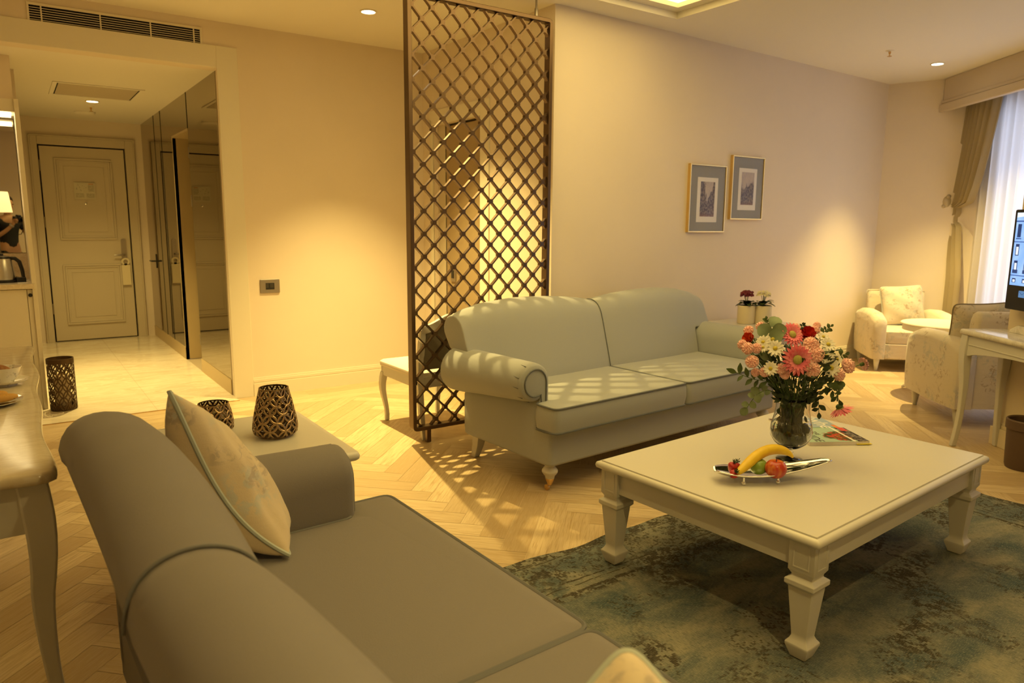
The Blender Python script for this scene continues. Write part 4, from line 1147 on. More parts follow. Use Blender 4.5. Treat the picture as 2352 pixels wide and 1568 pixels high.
# ---------------------------------------------------------------- armchairs and round table
def armchair(label, loc, rz, s=1.0):
    t = thing('armchair', label, 'armchair', loc, rz, 'floral tub armchairs'); t.scale = (s, s, s)
    for sx in (-1, 1):
        secs = []
        for y, zt, w, x in ((-.385, .50, .055, .345), (-.375, .555, .066, .345), (-.35, .59, .072, .345), (-.22, .635, .075, .347), (.0, .645, .075, .35), (.2, .63, .075, .345), (.34, .60, .07, .335), (.365, .57, .06, .33)):
            ring = [(x - w, .135), (x - w, zt - .05), (x - w * .8, zt - .02), (x - w * .4, zt - .003), (x, zt), (x + w * .4, zt - .004), (x + w * .8, zt - .022), (x + w, zt - .055), (x + w * 1.0, .30), (x + w * .85, .135)]
            secs.append([(sx * a, y, b) for a, b in ring])
        bm = nb(); loft(bm, secs if sx > 0 else [q[::-1] for q in secs]); obj('armrest', bm, chair_m, t, angle=60)
    bm = nb(); secs = []
    for z, y, d, w in ((.14, .30, .06, .30), (.40, .285, .06, .30), (.60, .305, .058, .30), (.76, .335, .052, .305), (.81, .345, .045, .30), (.828, .35, .025, .285)):
        secs.append([(x, yy, z) for x, yy in rounded([(-w, y - d), (w, y - d), (w, y + d), (-w, y + d)], .03, 3)])
    loft(bm, secs); bk = obj('backrest', bm, chair_m, t, angle=60)
    bm = nb(); tube(bm, [(-.30, .31, .815), (-.15, .312, .826), (0, .313, .829), (.15, .312, .826), (.30, .31, .815)], .005, 6); obj('piping', bm, mat('chair_piping', (.40, .33, .22), .8), bk)
    bm = nb(); po = rounded([(-.275, -.36), (.275, -.36), (.275, .26), (-.275, .26)], .03)
    loft(bm, [[(x, y, z) for x, y in inset(po, i)] for i, z in ((.01, .30), (0, .31), (-.004, .38), (0, .43), (.02, .445), (.08, .452))]); obj('seat_cushion', bm, chair_m, t)
    bm = nb(); box(bm, -.28, .28, -.365, .28, .135, .30); obj('frame', bm, chair_m, t, bevel=.01)
    for sx in (-1, 1):
        for sy in (-1, 1):
            bm = nb(); lathe(bm, [(.030, .14), (.033, .125), (.016, .004), (.013, .001)], 12, (sx * .335, sy * .315)); obj('leg', bm, paint_m, t)
    return t
armchair('pale floral armchair facing the room in the far corner', (7.35, 3.66, 0), R(-45), .91)
armchair('floral armchair seen from behind beside the writing desk column', (5.90, 2.30, 0), R(180 - 39.7), 1.0)
cushion('cushion', 'silvery floral cushion standing in the far corner armchair', .41, .15, frame_M((7.45, 3.735, .612), (.71, -.70, .07), (.16, .20, .92)), chair_m, group='armchair cushions')
cushion('cushion', 'floral cushion peeking over the back of the armchair near the column', .46, .15, frame_M((5.70, 2.28, .66), (.77, -.64, .06), (-.20, -.16, .92)), chair_m, mat('cushion_piping_dark', (.20, .16, .10), .8), group='armchair cushions')
rt = thing('round_table', 'small round cream pedestal table between the armchairs', 'table', (6.44, 2.86, 0))
bm = nb(); lathe(bm, [(.30, .535), (.315, .538), (.315, .585), (.325, .588), (.33, .594), (.325, .600), (.30, .601)], 48); obj('tabletop', bm, paint2_m, rt)
bm = nb(); lathe(bm, [(.05, .535), (.035, .52), (.026, .45), (.032, .35), (.040, .27), (.030, .22), (.034, .16), (.03, .12)], 24); obj('pedestal', bm, paint2_m, rt)
for k in range(3):
    a = R(105 + 120 * k); bm = nb(); tube(bm, [(.02 * math.cos(a), .02 * math.sin(a), .17), (.12 * math.cos(a), .12 * math.sin(a), .11), (.22 * math.cos(a), .22 * math.sin(a), .04), (.28 * math.cos(a), .28 * math.sin(a), .013)], [.026, .022, .017, .012], 8); obj('leg', bm, paint2_m, rt)

# ---------------------------------------------------------------- right edge: column, desk, television, bin
dD = Vector((.56, .83)).normalized(); nD = Vector((dD.y, -dD.x))
CL = Vector((5.2, 1.93))
def K(a, b): p = CL + dD * a + nD * b; return (p.x, p.y)
bm = nb(); quadbox(bm, K(0, 0), K(-.75, 0), 0, ZC, tuple(nD * .30))
for z0, z1, o in ((0, .12, .022), (.12, .14, .012), (.14, .155, .006)):
    prism(bm, [K(o, -o), K(-.75, -o), K(-.75, .30 + o), K(o, .30 + o)], z0, z1)
struct('wall_pillar', bm, mat('pillar_paint', (.68, .58, .40), .6), 'cream square column with plinth behind the television desk', 'column', smooth=False, bevel=.003)
ds = thing('console_desk', 'marble topped cream console desk with arched apron at the right edge', 'desk', (4.93, 2.085, 0), math.atan2(-dD.y, -dD.x))
# local: +x runs along the front edge to the right (away from its left end), -y... back is +y
LD, DD = 1.25, .30
# orientation check: local x -> -dD ; local y -> rotate +90 of (-dD) = (dD.y,-dD.x) = nD (towards the column)
bm = nb(); po = rounded([(-.01, -.01), (LD, -.01), (LD, DD), (-.01, DD)], .02, 4)
loft(bm, [[(x, y, z) for x, y in inset(po, i)] for i, z in ((.008, .735), (0, .741), (0, .755), (.004, .764), (.010, .767), (.02, .768))]); obj('marble_top', bm, top2_m, ds, angle=60)
bm = nb(); secs = []
for k in range(31):
    x = .03 + (LD - .06) * k / 30; u = max(0, min(1, (k / 30 - .03) / .94)); zb = .60 + .055 * math.sin(u * PI) ** .6
    secs.append([(x, .012, zb), (x, .034, zb), (x, .034, .735), (x, .012, .735)])
loft(bm, secs); ap_ = obj('apron', bm, paint_m, ds, angle=30)
bm = nb(); box(bm, .07, LD - .07, .008, .012, .672, .680); obj('bead_moulding', bm, paint_m, ap_, bevel=.002)
bm = nb(); box(bm, .012, .034, .03, DD - .02, .60, .735); box(bm, LD - .034, LD - .012, .03, DD - .02, .60, .735); obj('side_rail', bm, paint_m, ds, smooth=False)
for x, y in ((.035, .03), (LD - .035, .03), (.035, DD - .03), (LD - .035, DD - .03)):
    bm = nb(); secs = []
    for k in range(15):
        u = k / 14; z = .735 - .734 * u; w = .030 - .014 * min(1, max(0, (u - .1) / .5)); s_ = -1 if x < .5 else 1; sy = -1 if y < .15 else 1
        o = .008 * math.sin(min(1, u / .4) * PI) + .022 * max(0, (u - .55) / .45) ** 2
        secs.append([(x + s_ * o * .6 + a * w, y + sy * o + b * w, z) for a, b in ((-1, -1), (1, -1), (1, 1), (-1, 1))])
    loft(bm, secs); obj('leg', bm, paint_m, ds, bevel=.005)
bm = nb(); po = rounded([(.14, .20), (LD, .20), (LD, DD), (.14, DD)], .01, 3)
loft(bm, [[(x + sh, y, z) for x, y in po] for z, sh in ((.769, 0), (.785, .008), (.812, .06), (.816, .065))]); obj('marble_upstand', bm, top2_m, ds)
# television on the column
tv = thing('television', 'black flat television showing a building at the right edge', 'television', (5.075, 1.915, 0), math.atan2(-dD.y, -dD.x))
bm = nb(); prism(bm, rounded([(0, .905), (1.06, .905), (1.06, 1.512), (0, 1.512)], .012, 3), 0, .045); xf(bm, bm.verts, Matrix.Rotation(R(90), 4, 'X') @ Matrix.Translation((0, 0, -.045))); obj('housing', bm, black_m, tv, bevel=.003)
bm = nb(); box(bm, .3, .7, .045, .092, 1.05, 1.35); obj('wall_bracket', bm, black_m, tv, smooth=False)
em = lambda n, c, s: mat(n, (0, 0, 0), .3, emit=(c, s))
fac_m = mat('screen_facade', (0, 0, 0), .3, emit=((.22, .42, .95), 1.0)); g = G(fac_m); x, y, z = g.xyz(g.tc.outputs['Object'])
fx = g.math('FRACT', g.math('DIVIDE', g.math('SUBTRACT', x, .022), .086))
def band(v, a, b): return g.math('MULTIPLY', g.math('GREATER_THAN', v, a), g.math('LESS_THAN', v, b))
wx, gx, bx = band(fx, .20, .56), band(fx, .27, .49), band(fx, .13, .64)
c = (.25, .46, .95)
def rows(sel, spans):
    r_ = None
    for a, b_ in spans: r_ = band(z, a, b_) if r_ is None else g.math('MAXIMUM', r_, band(z, a, b_))
    return g.math('MULTIPLY', sel, r_)
c = g.mix(g.math('MULTIPLY', g.step(g.noise(g.tc.outputs['Object'], 14, 4), .4, .7), .5), (.25, .46, .95), (.50, .68, 1.0))
c = g.mix(rows(wx, ((1.072, 1.098), (1.135, 1.205), (1.235, 1.305), (1.345, 1.425))), c, (.015, .04, .13))
c = g.mix(rows(gx, ((1.142, 1.19), (1.24, 1.288), (1.075, 1.09))), c, (.85, .93, 1.0))
c = g.mix(rows(bx, ((1.128, 1.15), (1.334, 1.34))), c, (.02, .05, .16))
c = g.mix(rows(1.0, ((1.112, 1.118), (1.315, 1.321), (1.437, 1.446))), c, (.05, .12, .35))
c = g.mix(g.math('GREATER_THAN', g.math('SUBTRACT', z, g.math('MULTIPLY', x, .09)), 1.462), c, (.80, .92, 1.0))
g.put(g.b.inputs['Emission Color'], c)
bm = nb(); box(bm, .022, 1.04, -.002, 0, 1.055, 1.493); scn = obj('screen', bm, fac_m, tv, smooth=False, label='lit screen showing a pale blue building facade')
bm = nb(); box(bm, .11, .17, -.002, 0, .985, 1.025); ic = obj('mail_icon', bm, em('icon_blue', (.10, .22, .42), .9), tv, smooth=False)
bm = nb(); 
for a_, b_ in (((.115, 1.02), (.14, 1.002)), ((.14, 1.002), (.165, 1.02))):
    tube(bm, [(a_[0], -.003, a_[1]), (b_[0], -.003, b_[1])], .0012, 4)
obj('envelope_lines', bm, em('icon_dark', (.03, .08, .18), .6), ic, smooth=False)
bn = thing('waste_bin', 'round dark brown leather waste bin under the console desk', 'bin', (4.81, 1.62, 0))
bm = nb(); lathe(bm, [(.090, .001), (.096, .02), (.104, .25), (.097, .25), (.090, .03), (.02, .02)], 32); obj('body', bm, bin_m, bn)
bm = nb(); lathe(bm, [(.104, .235), (.111, .24), (.111, .29), (.104, .297), (.097, .29), (.097, .24)], 32, cap=False); obj('rim', bm, bin_m, bn)

# ---------------------------------------------------------------- minibar unit in the hall (left edge)
mu = thing('minibar_cabinet', 'cream minibar cabinet with full height side panel beside the hall', 'cabinet', (0, 0, 0))
bm = nb(); box(bm, .10, .128, 6.30, 6.86, 0, 2.24); obj('side_panel', bm, trim_m, mu, bevel=.002)
bm = nb(); box(bm, -.612, .10, 6.34, 6.84, .09, .905); box(bm, -.612, .10, 6.38, 6.84, 0, .09); obj('carcass', bm, door_m, mu, smooth=False)
bm = nb(); box(bm, -.60, .065, 6.318, 6.34, .10, .90); dd_ = obj('door', bm, trim_m, mu, bevel=.002)
bm = nb(); box(bm, .068, .10, 6.318, 6.34, .0, .90); obj('stile', bm, trim_m, mu, bevel=.002)
bm = nb(); lathe(bm, [(.006, 0), (.006, .012), (.014, .02), (.012, .026)], 12); xf(bm, bm.verts, Matrix.Translation((.085, 6.318, .86)) @ Matrix.Rotation(R(90), 4, 'X')); obj('knob', bm, black_m, mu)
bm = nb(); box(bm, -.612, .10, 6.34, 6.86, 2.16, 2.24); box(bm, -.612, .12, 6.32, 6.345, 2.155, 2.24); obj('header', bm, trim_m, mu, smooth=False)
bm = nb(); box(bm, -.62, .10, 6.33, 6.86, 2.24, 2.535); struct('wall_bulkhead', bm, wall_m, 'boxed wall section above the minibar unit', 'wall', smooth=False)
bm = nb(); prism(bm, rounded([(-.62, 6.275), (.118, 6.275), (.118, 6.299), (.099, 6.299), (.099, 6.84), (-.62, 6.84)], .003, 2), .908, .944)
tag(obj('countertop', bm, marble('counter_marble', (.76, .68, .52), (.66, .56, .40), (.84, .78, .64), None, .15, 6), smooth=False), 'pale marble counter slab on the minibar cabinet', 'countertop')
bm = nb(); box(bm, -.62, .099, 6.82, 6.84, .945, 1.145); tag(obj('backsplash', bm, marble('splash_marble', (.62, .50, .34), (.52, .40, .26), (.70, .60, .44), None, .2, 7), smooth=False), 'low marble backsplash behind the kettle', 'backsplash')
wm = thing('wall_mirror', 'clear mirror above the minibar counter reflecting the photographer', 'mirror', (-.26, 6.845, 1.65), R(-.70))
bm = nb(); box(bm, -.36, .352, -.014, -.004, -.50, .505); obj('mirror_glass', bm, mirror2_m, wm, smooth=False)
bm = nb(); box(bm, -.60, .08, 6.42, 6.62, 2.145, 2.159)
tag(obj('cabinet_light', bm, mat('strip_glow', (1, 1, 1), .5, emit=((1, .80, .42), 5)), smooth=False), 'glowing light panel under the minibar header', 'light')
# kettle
kt = thing('kettle', 'steel electric kettle with black handle on the minibar counter', 'kettle', (-.065, 6.52, .944))
bm = nb(); lathe(bm, [(.085, .001), (.085, .016), (.078, .020)], 28); obj('base', bm, black_m, kt)
bm = nb(); lathe(bm, [(.074, .021), (.076, .03), (.060, .165), (.056, .175)], 32); obj('body', bm, steel_m, kt)
bm = nb(); lathe(bm, [(.057, .175), (.054, .188), (.03, .196), (.012, .20), (.012, .21), (.004, .214)], 28); obj('lid', bm, black_m, kt)
bm = nb(); tube(bm, [(.045, 0, .178), (.08, 0, .175), (.105, 0, .15), (.118, 0, .09), (.122, 0, .035), (.105, 0, .022), (.072, 0, .03)], [.012, .014, .014, .013, .012, .012, .012], 8); obj('handle', bm, black_m, kt)
for i, (x, y, a, lb) in enumerate(((.06, 6.60, .5, 'white sachet lying behind the kettle handle'), (.045, 6.40, .1, 'white sachet lying at the counter front by the kettle'))):
    bm = nb(); box(bm, -.03, .03, -.02, .02, 0, .004); o_ = obj('sachet', bm, white_m, bevel=.001); o_.location = (x, y, .9445); o_.rotation_euler = (0, 0, a); tag(o_, lb, 'sachet', 'sachets on the counter')
bm = nb(); box(bm, -.03, .03, -.03, .03, 0, .035); o_ = obj('tea_box', bm, black_m, bevel=.003); o_.location = (.042, 6.50, .9445); tag(o_, 'small black box beside the kettle', 'box')
lm = thing('table_lamp', 'lit table lamp with cream shade at the far left edge', 'lamp', (-.085, 6.68, .944))
bm = nb(); lathe(bm, [(.06, .001), (.06, .015), (.02, .025), (.012, .06), (.012, .50), (.02, .51), (.008, .52), (.008, .56)], 20); obj('stand', bm, nickel_m, lm)
bm = nb(); lathe(bm, [(.115, .515), (.098, .665)], 36, cap=False)
o_ = obj('lamp_shade', bm, mat('shade_linen', (.85, .70, .45), .8, emit=((1, .66, .26), 1.0)), lm); solidify(o_, .002)

# ---------------------------------------------------------------- things on the coffee table
TZ = .448
# glass vase
vs_ = thing('vase', 'clear glass footed vase with water on the coffee table', 'vase', (2.576, 1.691, TZ))
outer = [(.052, .0), (.053, .003), (.03, .008), (.010, .014), (.008, .022), (.014, .030), (.014, .034), (.009, .041), (.014, .046), (.040, .055), (.064, .074), (.080, .100), (.0835, .122), (.080, .150), (.071, .185), (.066, .215), (.067, .245), (.070, .266)]
inner = [(.0685, .266), (.0655, .245), (.0645, .215), (.0693, .185), (.0783, .150), (.0817, .122), (.078, .100), (.061, .075), (.036, .058), (.004, .054)]
bm = nb(); lathe(bm, outer + inner, 48); obj('glass_body', bm, glass_m, vs_, angle=0)
water_m = mat('water', (.92, .95, .80), 0, trans=1, ior=1.33)
bm = nb(); lathe(bm, [(.004, .0555), (.035, .0595), (.060, .0765), (.077, .101), (.0808, .122), (.0775, .149), (.0745, .160)], 40); obj('water', bm, water_m, vs_, angle=0)

petal_white = mat('white_petal', (.82, .78, .66), .6); yellow_m = mat('daisy_centre', (.55, .45, .06), .8, bump=(300, .6))
pink_m = mat('coral_pink_petal', (.86, .17, .24), .55, noise=(40, (.92, .34, .38), .4, .7)); peach_m = mat('peach_petal', (.90, .46, .40), .6, noise=(120, (.96, .66, .60), .35, .65))
red_m = mat('red_petal', (.52, .018, .012), .5, noise=(30, (.70, .04, .02), .4, .7)); orange_m = mat('orange_red_petal', (.72, .10, .02), .5); gcent_m = mat('gerbera_centre', (.42, .38, .10), .8, bump=(200, .8))
VB = Vector((2.576, 1.691, .515))
def petal(bm, L, w, droop, tilt, ang, cup=0.0, base=0, seg=5, wtip=.7):
    secs = []
    M = Matrix.Rotation(ang, 4, 'Z')
    for i in range(seg + 1):
        u = i / seg
        r_ = base + L * u * math.cos(tilt); z = L * u * math.sin(tilt) - droop * L * u * u
        hw = w * (math.sin(PI * min(1, u * .80 + .12)) ** .7) if i < seg else w * .25 * wtip
        secs.append([M @ Vector((r_, -hw, z + cup * hw)), M @ Vector((r_, 0, z)), M @ Vector((r_, hw, z + cup * hw))])
    loft(bm, secs, cap=False, close=False)
def flower(name, label, cat, p, r_, face, build, group=None, stem_r=.0022):
    """bloom at p facing `face`, on a stem into the vase"""
    p = Vector(p); f = Vector(face).normalized()
    t = thing(name, label, cat, p, 0, group)
    q = f.to_track_quat('Z', 'Y').to_matrix().to_4x4() @ Matrix.Rotation(rnd.random() * 6, 4, 'Z')
    build(t, r_, q)
    rim = Vector((2.576, 1.691, .70)); o2 = (p - rim); o2.z = 0
    if o2.length > .052: o2 = o2.normalized() * .052
    rp = rim + o2
    end = VB - Vector((o2.x, o2.y, 0)) * .45 + Vector((0, 0, rnd.random() * .02))
    a = p - f * r_ * .5; b = a - f * r_ * 1.2
    if p.z < .72: b = a + Vector((0, 0, .03)) - f * .02
    pts = [a, b, (b * .5 + rp * .5) + Vector((0, 0, .015)), rp, end]
    # smooth
    sm = []
    for i in range(len(pts) - 1):
        for k in range(5):
            u = k / 5; p0 = pts[max(i - 1, 0)]; p1 = pts[i]; p2 = pts[i + 1]; p3 = pts[min(i + 2, len(pts) - 1)]
            sm.append(.5 * ((2 * p1) + (p2 - p0) * u + (2 * p0 - 5 * p1 + 4 * p2 - p3) * u * u + (3 * p1 - p0 - 3 * p2 + p3) * u ** 3))
    sm.append(pts[-1])
    bm = nb(); tube(bm, [x - p for x in sm], stem_r, 6); obj('stem', bm, stem_m, t)
    return t
def b_gerbera(t, r_, q, skirt=0):
    bm = nb()
    for ring, (L, tl, n, off) in enumerate(((1.0, .12, 20, 0), (.86, .30, 18, .17), (.62, .5, 16, .1))):
        for k in range(n): petal(bm, r_ * L * .80 * (1 + .12 * (rnd.random() - .5)), r_ * (.115 if not skirt else .085), .12, tl + skirt * (.6 + .7 * rnd.random()), 2 * PI * k / n + off, .25, r_ * .2)
    xf(bm, bm.verts, q); obj('petals', bm, pink_m, t, angle=0)
    bm = nb(); sphere(bm, (0, 0, r_ * .08), r_ * .30, 16, 8, (1, 1, .45)); xf(bm, bm.verts, q); obj('centre', bm, gcent_m, t)
    bm = nb(); sphere(bm, (0, 0, -r_ * .10), r_ * .26, 10, 6, (1, 1, .7)); xf(bm, bm.verts, q); obj('calyx', bm, stem_m, t)
def b_daisy(t, r_, q):
    bm = nb()
    for ring, (L, tl, n, off) in enumerate(((1.0, .08, 13, 0), (.88, .28, 11, .2))):
        for k in range(n): petal(bm, r_ * L * .85, r_ * .17, .10 + .1 * rnd.random(), tl + .1 * rnd.random(), 2 * PI * k / n + off, .2, r_ * .15, wtip=1.6)
    xf(bm, bm.verts, q); obj('petals', bm, petal_white, t, angle=0)
    bm = nb(); sphere(bm, (0, 0, r_ * .08), r_ * .26, 12, 6, (1, 1, .6)); xf(bm, bm.verts, q); obj('centre', bm, yellow_m, t)
def b_carnation(t, r_, q, m=peach_m):
    bm = nb()
    # ruffled dome of packed petals
    nr, na = 12, 64; p1, p2, p3 = (rnd.random() * 6 for _ in range(3)); rows = []
    for i in range(nr + 1):
        rho = i / nr; row = []
        for k in range(na):
            a = 2 * PI * k / na
            ruf = math.sin(9 * a + p1 + 7 * rho) * .09 + math.sin(17 * a + p2 - 9 * rho) * .055
            rr = r_ * rho * (1 + ruf * .9 * rho) * .95
            z = r_ * (.58 * math.sqrt(max(0, 1 - .92 * rho * rho)) - .08 + ruf * (.5 + rho) + .07 * math.sin(rho * 16 + 2.2 * math.sin(3 * a + p3)))
            row.append(Vector((rr * math.cos(a), rr * math.sin(a), z)))
        rows.append(row)
    loft(bm, rows, cap=False)
    for ring, (L, tl, n) in enumerate(((1.06, -.05, 9), (1.0, .25, 8))):
        for k in range(n):
            ang = 2 * PI * (k + .5 * ring + rnd.random() * .3) / n; secs = []
            M = Matrix.Rotation(ang, 4, 'Z'); LL = r_ * L * (.95 + .15 * rnd.random())
            for i in range(5):
                u = i / 4; rr = LL * u * math.cos(tl) + r_ * .05; z = LL * u * math.sin(tl) * .85 - .12 * LL * u * u
                hw = r_ * .42 * u ** .7; row = []
                for j in range(7):
                    v = -1 + j / 3; fr = (r_ * .09 * (1 if j % 2 else -1) * u ** 3)
                    row.append(M @ Vector((rr - abs(v) * hw * .25 + fr * .6, v * hw, z + fr)))
                secs.append(row)
            loft(bm, secs, cap=False, close=False)
    xf(bm, bm.verts, q); obj('petals', bm, m, t, angle=0)
    bm = nb(); lathe(bm, [(r_ * .10, -r_ * .75), (r_ * .30, -r_ * .6), (r_ * .34, -r_ * .1), (r_ * .2, r_ * .1)], 10); xf(bm, bm.verts, q); obj('calyx', bm, stem_m, t)
def b_rose(m):
    def f(t, r_, q):
        bm = nb()
        for ring, (R0, tl, n) in enumerate(((1.0, .55, 5), (.82, .9, 5), (.6, 1.2, 4), (.35, 1.45, 3))):
            for k in range(n):
                ang = 2 * PI * (k + .5 * ring) / n; M = Matrix.Rotation(ang, 4, 'Z'); secs = []
                for i in range(6):
                    u = i / 5; LL = r_ * 1.15; rr = r_ * .10 + R0 * r_ * .75 * math.sin(u * 1.5) * (1 if u < .8 else 1.1); z = -r_ * .5 + LL * u * math.sin(tl) * 1.0
                    hw = r_ * .62 * R0 * math.sin(PI * (.18 + .62 * u)) ; row = []
                    for j in range(5):
                        v = -1 + j / 2; row.append(M @ Vector((rr * (1 - .28 * v * v), v * hw, z)))
                    secs.append(row)
                loft(bm, secs, cap=False, close=False)
        xf(bm, bm.verts, q); obj('petals', bm, m, t, angle=0)
        bm = nb()
        for k in range(5): petal(bm, r_ * .8, r_ * .14, .3, -.2, 2 * PI * k / 5, .1, 0)
        for v in bm.verts: v.co.z -= r_ * .5
        xf(bm, bm.verts, q); obj('sepals', bm, leaf_m, t, angle=0)
    return f
CAMV = Vector((-.80, -.55, .25))
def face_of(p, up=.5, out=1.0):
    o = Vector(p) - Vector((2.576, 1.691, .84)); return (o.normalized() * out * .6 + CAMV * .95 + Vector((0, 0, up * .3)))
G1 = 'flowers of the vase bouquet'
flower('gerbera_daisy', 'coral pink gerbera at the top centre of the bouquet', 'flower', (2.495, 1.664, .980), .051, (-.3, -.75, .45), b_gerbera, G1, .003)
flower('gerbera_daisy', 'largest coral pink gerbera low at the front of the bouquet', 'flower', (2.435, 1.595, .897), .062, (-.55, -.9, .12), b_gerbera, G1, .003)
flower('gerbera_daisy', 'pink gerbera drooping upside down right of the vase over the magazines', 'flower', (2.734, 1.581, .669), .058, (.30, -.28, -.9), lambda t, r_, q: b_gerbera(t, r_, q, .45), G1, .003)
flower('rose', 'deep red rose at the top of the bouquet right of the gerbera', 'flower', (2.562, 1.64, .984), .036, (-.4, -.5, .75), b_rose(red_m), G1, .003)
flower('rose', 'orange red rose at the left of the bouquet by the round leaves', 'flower', (2.377, 1.78, .961), .028, (-.9, -.1, .5), b_rose(orange_m), G1, .003)
flower('rose', 'orange rose tucked under the largest gerbera', 'flower', (2.466, 1.609, .847), .023, (-.5, -.8, -.1), b_rose(orange_m), G1, .003)
flower('rose', 'small red rosebud at the upper right of the bouquet', 'flower', (2.678, 1.62, .943), .017, (.3, -.5, .8), b_rose(red_m), G1, .003)
CARN = [((2.335, 1.748, .929), .022, 'peach carnation on the left side just below the orange red rose'), ((2.356, 1.722, .931), .019, 'peach carnation directly left of the white daisies at upper left'), ((2.343, 1.78, .939), .018, 'peach carnation outermost at the upper left of the bouquet'),
 ((2.394, 1.793, .989), .019, 'peach carnation behind the round eucalyptus leaves at top left'), ((2.335, 1.724, .879), .024, 'single peach carnation low on the left above the long leaves'), ((2.368, 1.689, .84), .018, 'small peach carnation beside the lowest left daisy'),
 ((2.53, 1.602, .948), .028, 'topmost peach carnation of the cluster right of the large gerbera'), ((2.481, 1.599, .917), .027, 'peach carnation touching the right edge of the large gerbera'), ((2.528, 1.579, .911), .031, 'largest peach carnation on the right of the front cluster'),
 ((2.469, 1.583, .88), .027, 'round peach carnation facing forward below the front cluster'), ((2.503, 1.571, .856), .027, 'lowest pink carnation of the front cluster'), ((2.565, 1.698, .999), .019, 'peach carnation behind the top centre gerbera'),
 ((2.631, 1.653, .991), .018, 'peach carnation at the top right beside the red rose'), ((2.664, 1.666, 1.006), .014, 'tiny peach carnation highest at the top right of the bouquet'), ((2.751, 1.569, .845), .028, 'pink carnation at the right beyond the lower daisies'),
 ((2.831, 1.551, .847), .024, 'pink carnation furthest right on a long stem'), ((2.676, 1.561, .818), .024, 'rose pink carnation low at the right under the daisies'), ((2.425, 1.638, .834), .018, 'peach carnation hanging below the large gerbera'),
 ((2.374, 1.734, .83), .016, 'small peach carnation bud low at the left'), ((2.466, 1.792, 1.002), .017, 'peach carnation at the very back top left by the fern tip'), ((2.411, 1.647, .856), .020, 'peach carnation at the lower left edge of the large gerbera')]
for p, r_, lb in CARN:
    flower('carnation', lb, 'flower', p, r_, (0.6, -.3, .2) if p[0] > 2.8 else face_of(p), b_carnation, G1)
DAI = [((2.376, 1.708, .954), .024, 'white daisy at the far left of the upper left daisy group'), ((2.415, 1.693, .964), .026, 'topmost white daisy of the upper left daisy group'), ((2.39, 1.662, .935), .028, 'white daisy with yellow centre lowest in the upper left group'), ((2.37, 1.663, .858), .024, 'lone white daisy low at the left front'),
 ((2.60, 1.577, .895), .030, 'white daisy facing front in the right hand daisy group'), ((2.631, 1.592, .939), .027, 'white daisy at the upper part of the right hand group'), ((2.60, 1.553, .854), .031, 'lowest white daisy of the right hand group'), ((2.641, 1.621, .965), .020, 'small white daisy below the fern at the upper right'),
 ((2.512, 1.76, .997), .015, 'tiny white daisy behind the round leaves at the top'), ((2.684, 1.58, .876), .019, 'white daisy seen from the side at the right'), ((2.368, 1.701, .936), .018, 'half open white daisy beside the left carnations')]
for p, r_, lb in DAI: flower('white_daisy', lb, 'flower', p, r_ * 1.22, face_of(p, .4), b_daisy, G1)

def sprig(name, label, root, pts, nl, lr, m, shape='round', wid=.9, group='greenery in the bouquet'):
    p = Vector(pts[-1]); t = thing(name, label, 'foliage', root, 0, group); root = Vector(root)
    P_ = [root] + [Vector(x) for x in pts]
    sm = []
    for i in range(len(P_) - 1):
        for k in range(8):
            u = k / 8; p0 = P_[max(i - 1, 0)]; p1 = P_[i]; p2 = P_[i + 1]; p3 = P_[min(i + 2, len(P_) - 1)]
            sm.append(.5 * ((2 * p1) + (p2 - p0) * u + (2 * p0 - 5 * p1 + 4 * p2 - p3) * u * u + (3 * p1 - p0 - 3 * p2 + p3) * u ** 3))
    sm.append(P_[-1])
    bm = nb(); tube(bm, [x - root for x in sm], .0014, 5); obj('stem', bm, stem_m, t)
    st0 = int(len(sm) * .35)
    for k in range(nl):
        i = st0 + int((len(sm) - 1 - st0) * (k + 1) / nl); c_ = sm[i] - root; tan = (sm[i] - sm[i - 1]).normalized()
        side = tan.cross(CAMV).normalized() * (1 if k % 2 else -1)
        d = (tan * .55 + side * .9 + Vector((rnd.random() - .5, rnd.random() - .5, rnd.random() - .5)) * .5).normalized()
        if k == nl - 1: d = tan
        nrm = (CAMV + Vector((rnd.random() - .5, rnd.random() - .5, rnd.random() - .3)) * .9); nrm = (nrm - d * nrm.dot(d)).normalized(); w_ = d.cross(nrm)
        L = lr * (.8 + .4 * rnd.random()); bm = nb(); secs = []
        for q in range(7):
            u = q / 6; hw = L * .5 * wid * (math.sin(PI * min(max(u, .03), .97)) ** (.55 if shape == 'round' else .9))
            cc = c_ + d * L * u + nrm * (L * .10 * math.sin(u * PI)); secs.append([cc - w_ * hw + nrm * hw * .2, cc, cc + w_ * hw + nrm * hw * .2])
        loft(bm, secs, cap=False, close=False); obj('leaf', bm, m, t, angle=0)
RT = (2.56, 1.685, .69)
sprig('eucalyptus_sprig', 'round leaved eucalyptus sprig at the top left of the bouquet', RT, [(2.45, 1.71, .86), (2.41, 1.705, .95), (2.45, 1.72, 1.005)], 7, .050, euc_m, 'round', 1.0)
sprig('eucalyptus_sprig', 'dark leaved sprig reaching out low on the left side', RT, [(2.45, 1.72, .78), (2.38, 1.75, .80), (2.325, 1.785, .825)], 9, .040, leaf_m, 'long', .45)
sprig('eucalyptus_sprig', 'pale eucalyptus sprig hanging down at the lower left', RT, [(2.47, 1.72, .745), (2.415, 1.745, .735), (2.39, 1.775, .675)], 9, .032, euc_m, 'round', .9)
sprig('eucalyptus_sprig', 'small leaved sprig at the lower right beside the gerbera stem', RT, [(2.61, 1.60, .77), (2.65, 1.575, .785), (2.70, 1.575, .76)], 8, .030, leaf_m, 'round', .85)
sprig('eucalyptus_sprig', 'sprig of pointed leaves drooping along the fallen gerbera', RT, [(2.62, 1.615, .765), (2.675, 1.59, .75), (2.72, 1.58, .705)], 7, .036, leaf_m, 'long', .5)
